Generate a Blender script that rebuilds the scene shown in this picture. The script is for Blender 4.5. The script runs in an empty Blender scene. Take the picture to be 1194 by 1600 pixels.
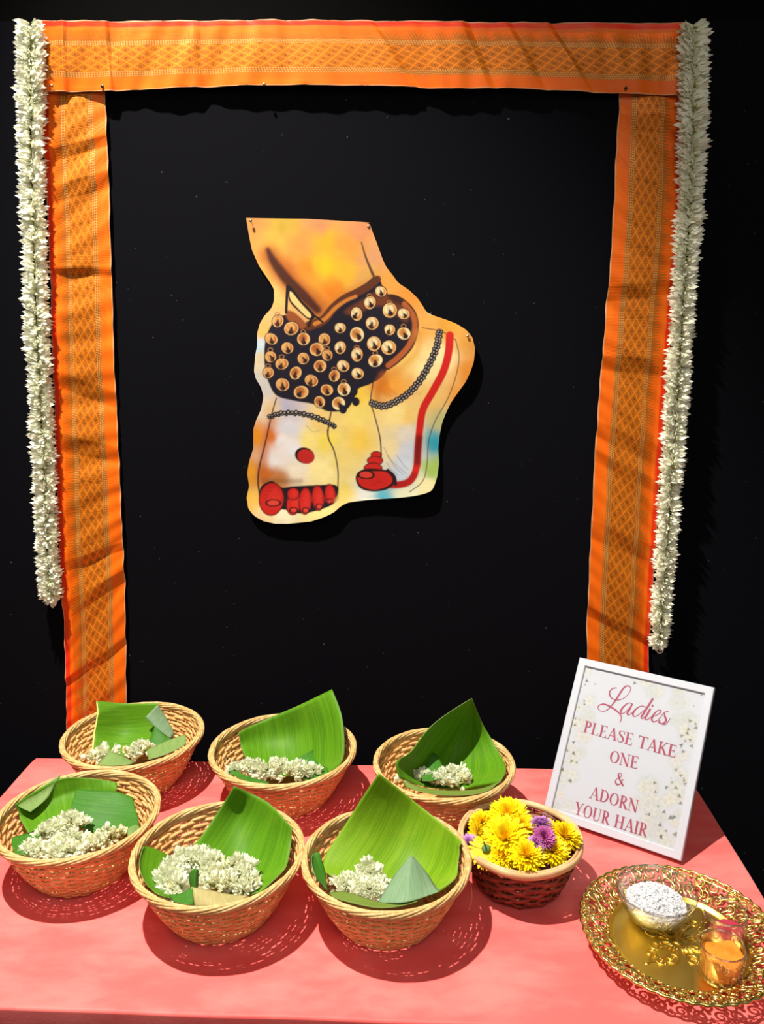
import bpy, math, random
import numpy as np
from mathutils import Vector, Matrix

random.seed(7)
rng = np.random.default_rng(7)
S = bpy.context.scene
COL = S.collection

# ------------------------------------------------------------------ camera
FPX, PITCH, CZ = 1250.0, math.radians(12.5), 1.538
cam_d = bpy.data.cameras.new('camera')
cam = bpy.data.objects.new('camera', cam_d)
COL.objects.link(cam)
cam.location = (0, 0, CZ)
cam.rotation_euler = (math.pi / 2 - PITCH, 0, 0)
cam_d.sensor_fit = 'VERTICAL'
cam_d.sensor_height = 36.0
cam_d.lens = 36.0 * FPX / 1600.0
cam_d.clip_start = 0.02
S.camera = cam

# ------------------------------------------------------------------ light
w = bpy.data.worlds.new('hall_light')
S.world = w
w.use_nodes = True
w.node_tree.nodes['Background'].inputs['Color'].default_value = (1.0, 0.93, 0.86, 1)
w.node_tree.nodes['Background'].inputs['Strength'].default_value = 0.15

def light(name, kind, loc, target, energy, color, **kw):
    d = bpy.data.lights.new(name, kind)
    d.energy = energy
    d.color = color
    for k, v in kw.items():
        setattr(d, k, v)
    o = bpy.data.objects.new(name, d)
    COL.objects.link(o)
    o.location = loc
    o.rotation_euler = (Vector(target) - Vector(loc)).to_track_quat('-Z', 'Y').to_euler()
    return o

light('ceiling_spotlight', 'SPOT', (-0.66, 0.83, 3.25), (-0.05, 1.08, 0.85), 530, (1.0, 0.93, 0.82),
      spot_size=math.radians(55.5), spot_blend=0.70, shadow_soft_size=0.022)
light('added_fill_light', 'AREA', (0.2, -0.9, 2.9), (0.0, 0.9, 1.0), 16, (1.0, 0.92, 0.84), shape='DISK', size=1.4)  # unseen soft fill, added to lift the shadows and camera-facing sides
S.view_settings.view_transform = 'Standard'
S.view_settings.look = 'None'
S.view_settings.gamma = 1.0
S.view_settings.use_curve_mapping = False
S.view_settings.exposure = 0.0

# ------------------------------------------------------------------ measuring helpers
TZ = 0.75            # table top height
WALL_Y = 1.45        # face of the black backdrop

def ray(px, py):
    X = (px - 597) / FPX
    U = (800 - py) / FPX
    c, s = math.cos(PITCH), math.sin(PITCH)
    return np.array([X, c + U * s, -s + U * c])

CAM = np.array([0, 0, CZ])

def on_z(px, py, z):
    d = ray(px, py)
    return CAM + (z - CZ) / d[2] * d

def at_y(px, py, y):
    d = ray(px, py)
    return CAM + y / d[1] * d

def srgb(r, g, b):
    f = lambda c: (c / 255 / 12.92) if c / 255 <= 0.04045 else ((c / 255 + 0.055) / 1.055) ** 2.4
    return (f(r), f(g), f(b))

# ------------------------------------------------------------------ object helpers
def link(o, parent=None):
    COL.objects.link(o)
    if parent is not None:
        o.parent = parent
    return o

def origin(o):
    p = Vector((0, 0, 0))
    while o is not None:
        p += o.location
        o = o.parent
    return np.array(p)

def tag(o, label=None, cat=None, group=None, kind=None):
    if label: o['label'] = label
    if cat: o['category'] = cat
    if group: o['group'] = group
    if kind: o['kind'] = kind
    return o

def thing(name, label, cat, loc=(0, 0, 0), group=None):
    o = bpy.data.objects.new(name, None)
    o.empty_display_size = 0.02
    link(o)
    o.location = Vector([float(v) for v in loc])
    return tag(o, label, cat, group)

def mk(name, verts, faces, mats, smooth=True, uv=None, midx=None, colors=None):
    me = bpy.data.meshes.new(name)
    verts = np.asarray(verts, float)
    me.from_pydata([tuple(v) for v in verts], [], [tuple(int(i) for i in f) for f in faces])
    if not isinstance(mats, (list, tuple)):
        mats = [mats]
    for m in mats:
        me.materials.append(m)
    if midx is not None:
        me.polygons.foreach_set('material_index', np.asarray(midx, np.int32))
    me.polygons.foreach_set('use_smooth', np.full(len(me.polygons), bool(smooth)))
    if uv is not None:
        l = me.uv_layers.new(name='UVMap')
        vi = np.empty(len(me.loops), np.int32)
        me.loops.foreach_get('vertex_index', vi)
        l.data.foreach_set('uv', np.asarray(uv, np.float32)[vi].ravel())
    if colors is not None:
        a = me.color_attributes.new('Col', 'FLOAT_COLOR', 'POINT')
        c = np.ones((len(verts), 4), np.float32)
        c[:, :3] = colors
        a.data.foreach_set('color', c.ravel())
    me.update()
    return me

def part(name, verts, faces, mats, parent=None, world=True, **kw):
    v = np.asarray(verts, float)
    if world and parent is not None:
        v = v - origin(parent)
    me = mk(name, v, faces, mats, **kw)
    return link(bpy.data.objects.new(name, me), parent)

def solo(name, verts, faces, mats, label, cat, group=None, **kw):
    """a thing made of one mesh, its origin at the base of the mesh"""
    v = np.asarray(verts, float)
    base = np.array([v[:, 0].mean(), v[:, 1].mean(), v[:, 2].min()])
    me = mk(name, v - base, faces, mats, **kw)
    o = link(bpy.data.objects.new(name, me))
    o.location = base
    return tag(o, label, cat, group)

class MB:
    """collects shapes into one mesh"""
    def __init__(s):
        s.v, s.f, s.m = [], [], []
        s.n = 0
    def add(s, v, f, m=0):
        v = np.asarray(v, float)
        s.v.append(v)
        s.f += [tuple(int(i) + s.n for i in q) for q in f]
        s.m += [m] * len(f)
        s.n += len(v)
        return s
    def V(s):
        return np.concatenate(s.v)
    def box(s, lo, hi, m=0, M=None):
        lo, hi = np.array(lo, float), np.array(hi, float)
        v = np.array([[(lo, hi)[i][0], (lo, hi)[j][1], (lo, hi)[k][2]] for i in (0, 1) for j in (0, 1) for k in (0, 1)])
        if M is not None:
            v = v @ M[0].T + M[1]
        return s.add(v, [(0, 1, 3, 2), (4, 6, 7, 5), (0, 4, 5, 1), (2, 3, 7, 6), (0, 2, 6, 4), (1, 5, 7, 3)], m)
    def tube(s, pts, rad, n=6, closed=False, m=0, flat=None, up=None):
        v, f = tube(pts, rad, n, closed, flat, up)
        return s.add(v, f, m)
    def part(s, name, mats, parent=None, **kw):
        return part(name, s.V(), s.f, mats, parent, midx=s.m, **kw)
    def solo(s, name, mats, label, cat, group=None, **kw):
        return solo(name, s.V(), s.f, mats, label, cat, group, midx=s.m, **kw)

def tube(pts, rad, n=6, closed=False, flat=None, up=None):
    P = np.asarray(pts, float)
    k = len(P)
    rad = np.broadcast_to(np.asarray(rad, float), (k,))
    T = np.roll(P, -1, 0) - np.roll(P, 1, 0)
    if not closed:
        T[0] = P[1] - P[0]
        T[-1] = P[-1] - P[-2]
    T /= np.linalg.norm(T, axis=1)[:, None] + 1e-12
    u = np.array([0, 0, 1.0]) if up is None else np.array(up, float)
    if up is None and abs(T[:, 2]).mean() > 0.8:
        u = np.array([0, 1.0, 0])
    A = np.cross(T, u)
    A /= np.linalg.norm(A, axis=1)[:, None] + 1e-12
    B = np.cross(A, T)
    ang = np.linspace(0, 2 * np.pi, n, endpoint=False) + np.pi / n
    fa, fb = (1, 1) if flat is None else flat
    v = (P[:, None] + rad[:, None, None] * (fa * np.cos(ang)[None, :, None] * A[:, None] + fb * np.sin(ang)[None, :, None] * B[:, None])).reshape(-1, 3)
    f = []
    for i in range(k if closed else k - 1):
        j = (i + 1) % k
        for a in range(n):
            b = (a + 1) % n
            f.append((i * n + a, i * n + b, j * n + b, j * n + a))
    if not closed:
        f.append(tuple(range(n)))
        f.append(tuple(range((k - 1) * n, k * n))[::-1])
    return v, f

def lathe(prof, n=48, c=(0, 0, 0), squash=None, closed=False):
    prof = np.asarray(prof, float)
    k = len(prof)
    th = np.linspace(0, 2 * np.pi, n, endpoint=False)
    v = np.zeros((k, n, 3))
    v[..., 0] = prof[:, 0, None] * np.cos(th)
    v[..., 1] = prof[:, 0, None] * np.sin(th)
    v[..., 2] = prof[:, 1, None]
    f = []
    for i in range(k - 1):
        for a in range(n):
            b = (a + 1) % n
            f.append((i * n + a, i * n + b, (i + 1) * n + b, (i + 1) * n + a))
    if not closed:
        if prof[0, 0] > 1e-6: f.append(tuple(range(n))[::-1])
        if prof[-1, 0] > 1e-6: f.append(tuple(range((k - 1) * n, k * n)))
    else:
        for a in range(n):
            b = (a + 1) % n
            f.append(((k - 1) * n + a, (k - 1) * n + b, b, a))
    return v.reshape(-1, 3) + np.array(c), f

def grid_faces(nr, nc, flip=False):
    f = []
    for i in range(nr - 1):
        for j in range(nc - 1):
            a = i * nc + j
            q = (a, a + 1, a + nc + 1, a + nc)
            f.append(q[::-1] if flip else q)
    return f

def catmull(P, n):
    """n samples along a Catmull-Rom spline through the points P"""
    P = np.asarray(P, float)
    k = len(P)
    if k == 2:
        t = np.linspace(0, 1, n)[:, None]
        return P[0] * (1 - t) + P[1] * t
    E = np.concatenate([[2 * P[0] - P[1]], P, [2 * P[-1] - P[-2]]])
    t = np.linspace(0, k - 1, n)
    i = np.minimum(t.astype(int), k - 2)
    u = (t - i)[:, None]
    a, b, c, d = E[i], E[i + 1], E[i + 2], E[i + 3]
    return 0.5 * (2 * b + (c - a) * u + (2 * a - 5 * b + 4 * c - d) * u ** 2 + (3 * b - a - 3 * c + d) * u ** 3)

def copy_tree(o, parent=None):
    c = o.copy()
    COL.objects.link(c)
    c.parent = parent
    for ch in o.children:
        copy_tree(ch, c)
    return c

# ------------------------------------------------------------------ material helpers
class X:
    """a shader value that can be used in arithmetic"""
    tree = None
    def __init__(s, sock):
        s.s = sock
    @staticmethod
    def op(kind, *a, clamp=False):
        n = X.tree.nodes.new('ShaderNodeMath')
        n.operation = kind
        n.use_clamp = clamp
        for i, v in enumerate(a):
            if isinstance(v, X): X.tree.links.new(v.s, n.inputs[i])
            else: n.inputs[i].default_value = float(v)
        return X(n.outputs[0])
    def __add__(s, o): return X.op('ADD', s, o)
    __radd__ = __add__
    def __sub__(s, o): return X.op('SUBTRACT', s, o)
    def __rsub__(s, o): return X.op('SUBTRACT', o, s)
    def __mul__(s, o): return X.op('MULTIPLY', s, o)
    __rmul__ = __mul__
    def __truediv__(s, o): return X.op('DIVIDE', s, o)
    def lt(s, o): return X.op('LESS_THAN', s, o)
    def gt(s, o): return X.op('GREATER_THAN', s, o)
    def fr(s): return X.op('FRACT', s)
    def ab(s): return X.op('ABSOLUTE', s)
    def sin(s): return X.op('SINE', s)
    def mx(s, o): return X.op('MAXIMUM', s, o)
    def mn(s, o): return X.op('MINIMUM', s, o)
    def flo(s): return X.op('FLOOR', s)
    def ss(s, a, b):
        n = X.tree.nodes.new('ShaderNodeMapRange')
        n.interpolation_type = 'SMOOTHSTEP'
        X.tree.links.new(s.s, n.inputs[0])
        n.inputs[1].default_value = a
        n.inputs[2].default_value = b
        return X(n.outputs[0])
    def between(s, a, b): return s.gt(a) * s.lt(b)

def cmix(fac, a, b):
    n = X.tree.nodes.new('ShaderNodeMix')
    n.data_type = 'RGBA'
    def put(v, sock):
        if isinstance(v, X): X.tree.links.new(v.s, sock)
        elif isinstance(v, tuple): sock.default_value = (*v[:3], 1)
        else: sock.default_value = v
    put(fac, n.inputs[0]); put(a, n.inputs[6]); put(b, n.inputs[7])
    return X(n.outputs[2])

def noise(scale, detail=3, rough=0.5, coord=None, stretch=None, out=0):
    n = X.tree.nodes.new('ShaderNodeTexNoise')
    n.inputs['Scale'].default_value = scale
    n.inputs['Detail'].default_value = detail
    n.inputs['Roughness'].default_value = rough
    c = coord if coord is not None else tcoord('Object')
    if stretch:
        m = X.tree.nodes.new('ShaderNodeMapping')
        m.inputs['Scale'].default_value = stretch
        X.tree.links.new(c.s, m.inputs[0])
        c = X(m.outputs[0])
    X.tree.links.new(c.s, n.inputs['Vector'])
    return X(n.outputs[out])

def tcoord(which):
    n = X.tree.nodes.new('ShaderNodeTexCoord')
    return X(n.outputs[which])

def uvxy():
    n = X.tree.nodes.new('ShaderNodeSeparateXYZ')
    X.tree.links.new(tcoord('UV').s, n.inputs[0])
    return X(n.outputs[0]), X(n.outputs[1])

def xyz(which='Object'):
    n = X.tree.nodes.new('ShaderNodeSeparateXYZ')
    X.tree.links.new(tcoord(which).s, n.inputs[0])
    return X(n.outputs[0]), X(n.outputs[1]), X(n.outputs[2])

def mat(name):
    m = bpy.data.materials.new(name)
    m.use_nodes = True
    X.tree = m.node_tree
    return m, m.node_tree.nodes['Principled BSDF']

def setp(b, **kw):
    for k, v in kw.items():
        s = b.inputs[k.replace('_', ' ')]
        if isinstance(v, X): X.tree.links.new(v.s, s)
        elif isinstance(v, tuple): s.default_value = (*v[:3], 1)
        else: s.default_value = v

def bump(b, h, strength=0.3, dist=0.001):
    n = X.tree.nodes.new('ShaderNodeBump')
    n.inputs['Strength'].default_value = strength
    n.inputs['Distance'].default_value = dist
    X.tree.links.new(h.s, n.inputs['Height'])
    X.tree.links.new(n.outputs[0], b.inputs['Normal'])

def plain(name, col, rough=0.5, metal=0.0, var=0.0, scale=40, **kw):
    m, b = mat(name)
    c = col
    if var:
        c = cmix(noise(scale), tuple(x * (1 - var) for x in col), tuple(min(1, x * (1 + var)) for x in col))
    setp(b, Base_Color=c, Roughness=rough, Metallic=metal, **kw)
    return m

def translucent(m, b, col, fac):
    """lets part of the light through a thin petal or leaf"""
    t = m.node_tree.nodes.new('ShaderNodeBsdfTranslucent')
    mx = m.node_tree.nodes.new('ShaderNodeMixShader')
    mx.inputs[0].default_value = fac
    out = m.node_tree.nodes['Material Output']
    if isinstance(col, X): m.node_tree.links.new(col.s, t.inputs[0])
    else: t.inputs[0].default_value = (*col, 1)
    m.node_tree.links.new(b.outputs[0], mx.inputs[1])
    m.node_tree.links.new(t.outputs[0], mx.inputs[2])
    m.node_tree.links.new(mx.outputs[0], out.inputs[0])

M = {}
# black cloth of the backdrop, with a little lint
m, b = mat('black_felt'); M['felt'] = m
n1 = noise(900, 2, 0.6)
lint = noise(170, 1, 0.3).gt(0.83)
setp(b, Base_Color=cmix(lint * 0.25, cmix(n1, (0.0022, 0.0022, 0.0034), (0.0052, 0.0052, 0.0074)), (0.25, 0.25, 0.25)), Roughness=0.95, Specular_IOR_Level=0.04)
bump(b, n1, 0.2, 0.0005)
M['black'] = plain('matte_black_paint', (0.002, 0.002, 0.002), 0.95, var=0.2, Specular_IOR_Level=0.05)
M['floor'] = plain('dark_carpet', (0.006, 0.006, 0.007), 0.95, var=0.4, scale=300, Specular_IOR_Level=0.1)

# pink satin-finish table cloth
m, b = mat('pink_cloth'); M['pink'] = m
cr = noise(9, 5, 0.6, stretch=(1, 2.2, 1))
wv = noise(700, 2, 0.5, stretch=(1, 3, 1))
setp(b, Base_Color=cmix(cr.ss(0.35, 0.7), (0.86, 0.115, 0.108), (0.94, 0.185, 0.170)), Roughness=0.62, Specular_IOR_Level=0.35,
     Sheen_Weight=0.35, Sheen_Roughness=0.4, Sheen_Tint=(1.0, 0.75, 0.75))
bump(b, cr * 1.0 + wv * 0.12, 0.25, 0.004)

# woven orange and gold sari border; u runs across, v along in metres
def sari(name, dim=1.0):
    m, b = mat(name)
    u, v = uvxy()
    L = tuple
    plain_o, red = (0.84 * dim, 0.135 * dim, 0.002), (0.80 * dim, 0.030 * dim, 0.004)
    gold_d, gold_l, pale = (0.43 * dim, 0.120 * dim, 0.008), (0.80 * dim, 0.215 * dim, 0.010), (0.66 * dim, 0.32 * dim, 0.085)
    jit = noise(60, 2, 0.5, coord=tcoord('UV')) - 0.5
    wav = noise(9, 3, 0.5, coord=tcoord('UV'))
    c = cmix(u.ss(0.075, 0.095), red, plain_o)
    # row of spikes
    tooth = (v / 0.0046).fr().__sub__(0.5).ab() * 2
    alt = (v / 0.0138).flo() * 0.618
    reach = (u - 0.155 + (alt.fr() - 0.5) * 0.07) / 0.13
    c = cmix(tooth.lt(reach) * u.between(0.14, 0.30), c, gold_d)
    # dotted columns
    def dots(c, lo, hi, n):
        x = (u - lo) / (hi - lo) * n
        d = ((x.fr() - 0.5) * (x.fr() - 0.5) + ((v / 0.0042).fr() - 0.5) * ((v / 0.0042).fr() - 0.5)).lt(0.13)
        k = u.between(lo, hi)
        c = cmix(k, c, gold_d)
        return cmix(k * d, c, pale)
    c = dots(c, 0.285, 0.355, 3)
    c = dots(c, 0.715, 0.80, 3)
    # lattice of diamonds
    la = (u - 0.355) / 0.36 * 3
    lb = v / 0.0235
    p, q = (la + lb).fr(), (la - lb).fr()
    line = ((p - 0.5).ab().gt(0.41)).mx((q - 0.5).ab().gt(0.41))
    mark = ((p - 0.5).ab() + (q - 0.5).ab()).lt(0.22) * ((v * 900).sin().gt(-0.2))
    hatch = ((v * 1700).sin()).gt(0.3)
    g = cmix(hatch * 0.35, gold_d, gold_l)
    g = cmix(mark, g, tuple(x * 0.62 for x in gold_d))
    g = cmix(line, g, gold_l)
    k = u.between(0.355, 0.715)
    c = cmix(k, c, g)
    edge = u.lt(0.012).mx(u.gt(0.985))
    c = cmix(edge * 0.7, c, (0.55, 0.36, 0.20))
    c = cmix(wav.ss(0.45, 0.75) * 0.25, c, (0.90 * dim, 0.25 * dim, 0.010))
    gold = u.between(0.14, 0.80)
    setp(b, Base_Color=c, Roughness=0.46 + jit * 0.3, Metallic=gold * 0.30, Specular_IOR_Level=0.28)
    bump(b, line * k + (v * 2600).sin() * 0.3, 0.25, 0.0006)
    return m
M['sari'] = sari('orange_gold_weave')

# jasmine: green-yellow tube at the root, white petals
m, b = mat('jasmine_petal'); M['jasmine'] = m
x_, y_, z_ = xyz()
f_ = z_.ss(0.001, 0.010)
c_ = cmix(f_, (0.60, 0.60, 0.17), (0.90, 0.93, 0.75))
setp(b, Base_Color=c_, Roughness=0.55, Specular_IOR_Level=0.3)
translucent(m, b, c_, 0.28)
m, b = mat('jasmine_garland_petal'); M['jasmine_fan'] = m
x_, y_, z_ = xyz()
c_ = cmix(z_.ss(-0.001, 0.006), (0.74, 0.76, 0.40), (0.93, 0.94, 0.79))
setp(b, Base_Color=c_, Roughness=0.55, Specular_IOR_Level=0.3)
translucent(m, b, c_, 0.28)
m, b = mat('jasmine_cream'); M['jasmine_cream'] = m
x_, y_, z_ = xyz()
c_ = cmix(z_.ss(0.001, 0.010), (0.48, 0.54, 0.13), (0.92, 0.90, 0.62))
setp(b, Base_Color=c_, Roughness=0.55, Specular_IOR_Level=0.3)
translucent(m, b, c_, 0.25)
M['thread'] = plain('cotton_thread', (0.75, 0.72, 0.62), 0.8, var=0.1)
M['green_thread'] = plain('banana_fibre', (0.35, 0.38, 0.14), 0.8, var=0.2)

def leafmat(name, c1, c2, c3, n, tr=0.34, rough=0.55):
    m, b = mat(name)
    u, v = uvxy()
    wob = noise(2.2, 3, 0.5, coord=tcoord('UV'))
    s1 = noise(1.0, 4, 0.65, coord=tcoord('UV'), stretch=(n, 1.2, 1))
    s2 = ((u + wob * 0.02) * n * 1.7).fr()
    line = (s2 - 0.5).ab().gt(0.43)
    c = cmix(s1.ss(0.32, 0.68), c1, c2)
    c = cmix(line * 0.35, c, c3)
    c = cmix(wob.ss(0.5, 0.8) * 0.35, c, c3)
    setp(b, Base_Color=c, Roughness=rough, Specular_IOR_Level=0.28)
    bump(b, line * -1.0 + s1, 0.35, 0.0008)
    translucent(m, b, c, tr)
    return m
M['leaf'] = leafmat('banana_leaf_bright', (0.085, 0.270, 0.006), (0.140, 0.370, 0.009), (0.27, 0.48, 0.03), 26)
M['leaf_yellow'] = leafmat('banana_leaf_yellowish', (0.16, 0.36, 0.006), (0.25, 0.47, 0.012), (0.45, 0.58, 0.05), 24)
M['leaf_dark'] = leafmat('banana_leaf_deep', (0.035, 0.165, 0.012), (0.060, 0.235, 0.016), (0.14, 0.34, 0.05), 24, 0.2)
M['leaf_under'] = leafmat('banana_leaf_underside', (0.17, 0.30, 0.075), (0.25, 0.38, 0.12), (0.36, 0.48, 0.18), 30, 0.2, 0.55)
M['leaf_glaucous'] = leafmat('banana_leaf_glaucous', (0.16, 0.30, 0.15), (0.24, 0.38, 0.22), (0.36, 0.48, 0.32), 26, 0.2, 0.55)
M['leaf_pale'] = leafmat('banana_leaf_pale_underside', (0.40, 0.36, 0.14), (0.52, 0.42, 0.20), (0.30, 0.42, 0.08), 20, 0.2, 0.5)
M['leaf_olive'] = leafmat('banana_leaf_olive_lip', (0.13, 0.21, 0.025), (0.20, 0.29, 0.05), (0.30, 0.36, 0.10), 20, 0.2, 0.5)
M['midrib'] = plain('leaf_midrib', (0.52, 0.60, 0.14), 0.5, var=0.15)

def wicker(name, a, b_, c, sc=90):
    m, b = mat(name)
    n1 = noise(sc, 3, 0.6)
    n2 = noise(18, 2, 0.5)
    col = cmix(n1.ss(0.3, 0.72), a, b_)
    col = cmix(n2.ss(0.55, 0.8) * 0.6, col, c)
    setp(b, Base_Color=col, Roughness=0.5, Specular_IOR_Level=0.4)
    bump(b, noise(500, 2, 0.5), 0.2, 0.0005)
    return m
M['wicker'] = wicker('natural_wicker', (0.56, 0.285, 0.090), (0.78, 0.475, 0.19), (0.80, 0.56, 0.27))
M['wicker_rim'] = wicker('natural_wicker_rim', (0.50, 0.30, 0.10), (0.72, 0.50, 0.22), (0.78, 0.60, 0.32), 140)
M['wicker_brown'] = wicker('dark_brown_wicker', (0.10, 0.018, 0.010), (0.24, 0.055, 0.025), (0.36, 0.12, 0.06))
M['cane_rim'] = wicker('pale_cane_rim', (0.56, 0.33, 0.15), (0.72, 0.48, 0.25), (0.66, 0.40, 0.22), 30)

# chrysanthemums
def petal(name, base, tip, r0, r1, tr=0.2):
    m, b = mat(name)
    x_, y_, z_ = xyz()
    r = X.op('SQRT', x_ * x_ + y_ * y_)
    c = cmix(r.ss(r0, r1), base, tip)
    setp(b, Base_Color=c, Roughness=0.5, Specular_IOR_Level=0.3)
    translucent(m, b, c, tr)
    return m
M['mum_yellow'] = petal('yellow_petal', (0.90, 0.58, 0.003), (0.95, 0.76, 0.005), 0.002, 0.014)
M['mum_lilac'] = petal('lilac_petal', (0.40, 0.13, 0.45), (0.62, 0.33, 0.66), 0.001, 0.009)
M['mum_magenta'] = petal('magenta_petal', (0.42, 0.05, 0.25), (0.55, 0.13, 0.40), 0.001, 0.009)
M['calyx'] = plain('green_calyx', (0.10, 0.20, 0.05), 0.6, var=0.3, scale=200)

M['white_frame'] = plain('white_lacquered_wood', (0.48, 0.51, 0.58), 0.35, var=0.02)
M['gold'] = plain('gold_lacquer', (0.84, 0.60, 0.12), 0.30, 1.0, var=0.06, scale=60)
M['gold_lace'] = plain('gold_lacquer_lace', (0.80, 0.64, 0.20), 0.26, 1.0, var=0.06, scale=60)
M['salt'] = plain('rock_salt', (0.60, 0.61, 0.64), 0.3, var=0.05, Subsurface_Weight=0.0)
M['turmeric'] = plain('turmeric_powder', (0.78, 0.20, 0.004), 0.8, var=0.25, scale=260)
M['kumkum'] = plain('kumkum_powder', (0.30, 0.008, 0.030), 0.8, var=0.3, scale=260)
M['pin_black'] = plain('black_pin_head', (0.01, 0.01, 0.01), 0.3, var=0.1)
M['pin_steel'] = plain('steel_pin_head', (0.45, 0.38, 0.30), 0.3, 1.0, var=0.1)
M['text'] = plain('rose_ink', (0.40, 0.058, 0.120), 0.6, var=0.06)
M['card_back'] = plain('brown_card', (0.25, 0.19, 0.13), 0.8, var=0.1)
M['paper'] = plain('paper_edge', (0.80, 0.74, 0.58), 0.8, var=0.05)
M['table_top'] = plain('grey_plastic_table', (0.55, 0.55, 0.53), 0.5, var=0.05)
M['steel_leg'] = plain('grey_steel_tube', (0.30, 0.30, 0.31), 0.35, 0.8, var=0.05)

# clear glass: see-through with a fresnel reflection
m, b = mat('clear_glass'); M['glass'] = m
nt = m.node_tree
tr = nt.nodes.new('ShaderNodeBsdfTransparent'); tr.inputs[0].default_value = (0.985, 0.992, 0.99, 1)
gl = nt.nodes.new('ShaderNodeBsdfGlossy'); gl.inputs['Roughness'].default_value = 0.03
fr = nt.nodes.new('ShaderNodeLayerWeight'); fr.inputs[0].default_value = 0.5
ms = nt.nodes.new('ShaderNodeMixShader')
k_ = X.op('POWER', X(fr.outputs[1]), 2.6) * 0.85 + 0.08
nt.links.new(k_.s, ms.inputs[0]); nt.links.new(tr.outputs[0], ms.inputs[1]); nt.links.new(gl.outputs[0], ms.inputs[2])
nt.links.new(ms.outputs[0], nt.nodes['Material Output'].inputs[0])
nt.nodes.remove(b)

M['glass_rim'] = M['glass'].copy()
M['glass_rim'].name = 'clear_glass_rim'
for q in M['glass_rim'].node_tree.nodes:
    if q.type == 'MATH' and q.operation == 'ADD': q.inputs[1].default_value = 0.22

def print_mat(name, rough=0.5):
    m, b = mat(name)
    n = m.node_tree.nodes.new('ShaderNodeVertexColor')
    n.layer_name = 'Col'
    setp(b, Base_Color=X(n.outputs[0]), Roughness=rough, Specular_IOR_Level=0.3)
    bump(b, noise(1.0, 2, 0.5, stretch=(60, 60, 1400)), 0.15, 0.0004)
    return m
M['print'] = print_mat('printed_canvas')
M['print_sheet'] = print_mat('printed_paper', 0.6)

# ================================================================== the setting
def structure(name, mb, mats, **kw):
    o = mb.part(name, mats, None, smooth=False, **kw)
    o['kind'] = 'structure'
    return o

TOPZ = at_y(597, 33.5, WALL_Y)[2]
structure('wall_back', MB().box((-2.4, WALL_Y + 0.015, 0), (2.4, WALL_Y + 0.12, 3.2)), M['black'])
structure('trim_1', MB().box((-2.4, WALL_Y, 0.0), (2.4, WALL_Y + 0.0148, TOPZ)), M['felt'])
structure('floor', MB().box((-2.4, -2.0, -0.05), (2.4, WALL_Y + 0.12, 0.0)), M['floor'])

# ------------------------------------------------------------------ table and cloth
TYAW = -0.0415
TC = np.array([-0.050, 1.362])
TW, TD = 1.22, 0.566
def tab(a, d, z):
    """a across from the centre of the back edge, d towards the viewer"""
    c, s = math.cos(TYAW), math.sin(TYAW)
    return np.array([TC[0] + a * c + d * s, TC[1] + a * s - d * c, z])

tbl = thing('folding_table', 'folding table hidden under the pink cloth', 'table', tab(0, TD / 2, 0))
def tabbox(a0, a1, d0, d1, z0, z1):
    v = [tab(a, d, z) for a in (a0, a1) for d in (d1, d0) for z in (z0, z1)]
    return v, [(0, 1, 3, 2), (4, 6, 7, 5), (0, 4, 5, 1), (2, 3, 7, 6), (0, 2, 6, 4), (1, 5, 7, 3)]
part('table_top', *tabbox(-TW / 2 + .012, TW / 2 - .012, 0.012, TD - .012, TZ - 0.045, TZ - 0.004), M['table_top'], tbl, smooth=False)
for a in (-TW / 2 + .12, TW / 2 - .12):
    for d in (0.08, TD - 0.08):
        part('leg', *tube([tab(a, d, 0.0), tab(a, d, TZ - 0.046)], 0.014, 10), M['steel_leg'], tbl)

def make_cloth():
    # top plus four hanging sides, rounded over the edges, soft folds below
    na, nd, nh = 150, 70, 26
    V, F = [], []
    drop = 0.60
    def height(a, d):
        return TZ + 0.0008 * math.sin(a * 23 + d * 9) * math.sin(d * 31 + a * 5) - 0.0008
    # closed loop outline with rings: the top grid and skirts share coordinates
    As = np.linspace(-TW / 2, TW / 2, na)
    Ds = np.linspace(0, TD, nd)
    for d in Ds:
        for a in As:
            V.append(tab(a, d, height(a, d)))
    F += grid_faces(nd, na, True)
    loop = [(a, 0.0, 0, -1) for a in As] + [(TW / 2, d, 1, 0) for d in Ds[1:]] + [(a, TD, 0, 1) for a in As[::-1][1:]] + [(-TW / 2, d, -1, 0) for d in Ds[::-1][1:-1]]
    n = len(loop)
    base = len(V)
    per = np.cumsum([0] + [math.hypot(loop[(i + 1) % n][0] - loop[i][0], loop[(i + 1) % n][1] - loop[i][1]) for i in range(n)])
    for k in range(nh):
        t = k / (nh - 1)
        for i, (a, d, ox, od) in enumerate(loop):
            s = per[i]
            if k < 6:
                ph = k / 5 * math.pi / 2
                off, z = 0.004 * math.sin(ph), height(a, d) - 0.004 * (1 - math.cos(ph))
            else:
                tt = (k - 5) / (nh - 6)
                z = height(a, d) - 0.004 - tt * drop
                off = 0.004 + (tt ** 1.6) * (0.014 + 0.012 * math.sin(s * 34 + 1.3) + 0.006 * math.sin(s * 71))
                if od < 0:
                    off = min(off, 0.02)
            # corners fan out
            V.append(tab(a + ox * off, d + od * off, z))
    for k in range(nh - 1):
        for i in range(n):
            j = (i + 1) % n
            F.append((base + k * n + i, base + k * n + j, base + (k + 1) * n + j, base + (k + 1) * n + i))
    # stitch top grid border to first ring
    def gi(i):
        a, d = loop[i][0], loop[i][1]
        return int(round(d / TD * (nd - 1))) * na + int(round((a + TW / 2) / TW * (na - 1)))
    for i in range(n):
        j = (i + 1) % n
        F.append((gi(i), gi(j), base + j, base + i))
    return solo('tablecloth', V, F, M['pink'], 'coral pink cloth covering the whole table under the baskets', 'tablecloth')
make_cloth()

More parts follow.
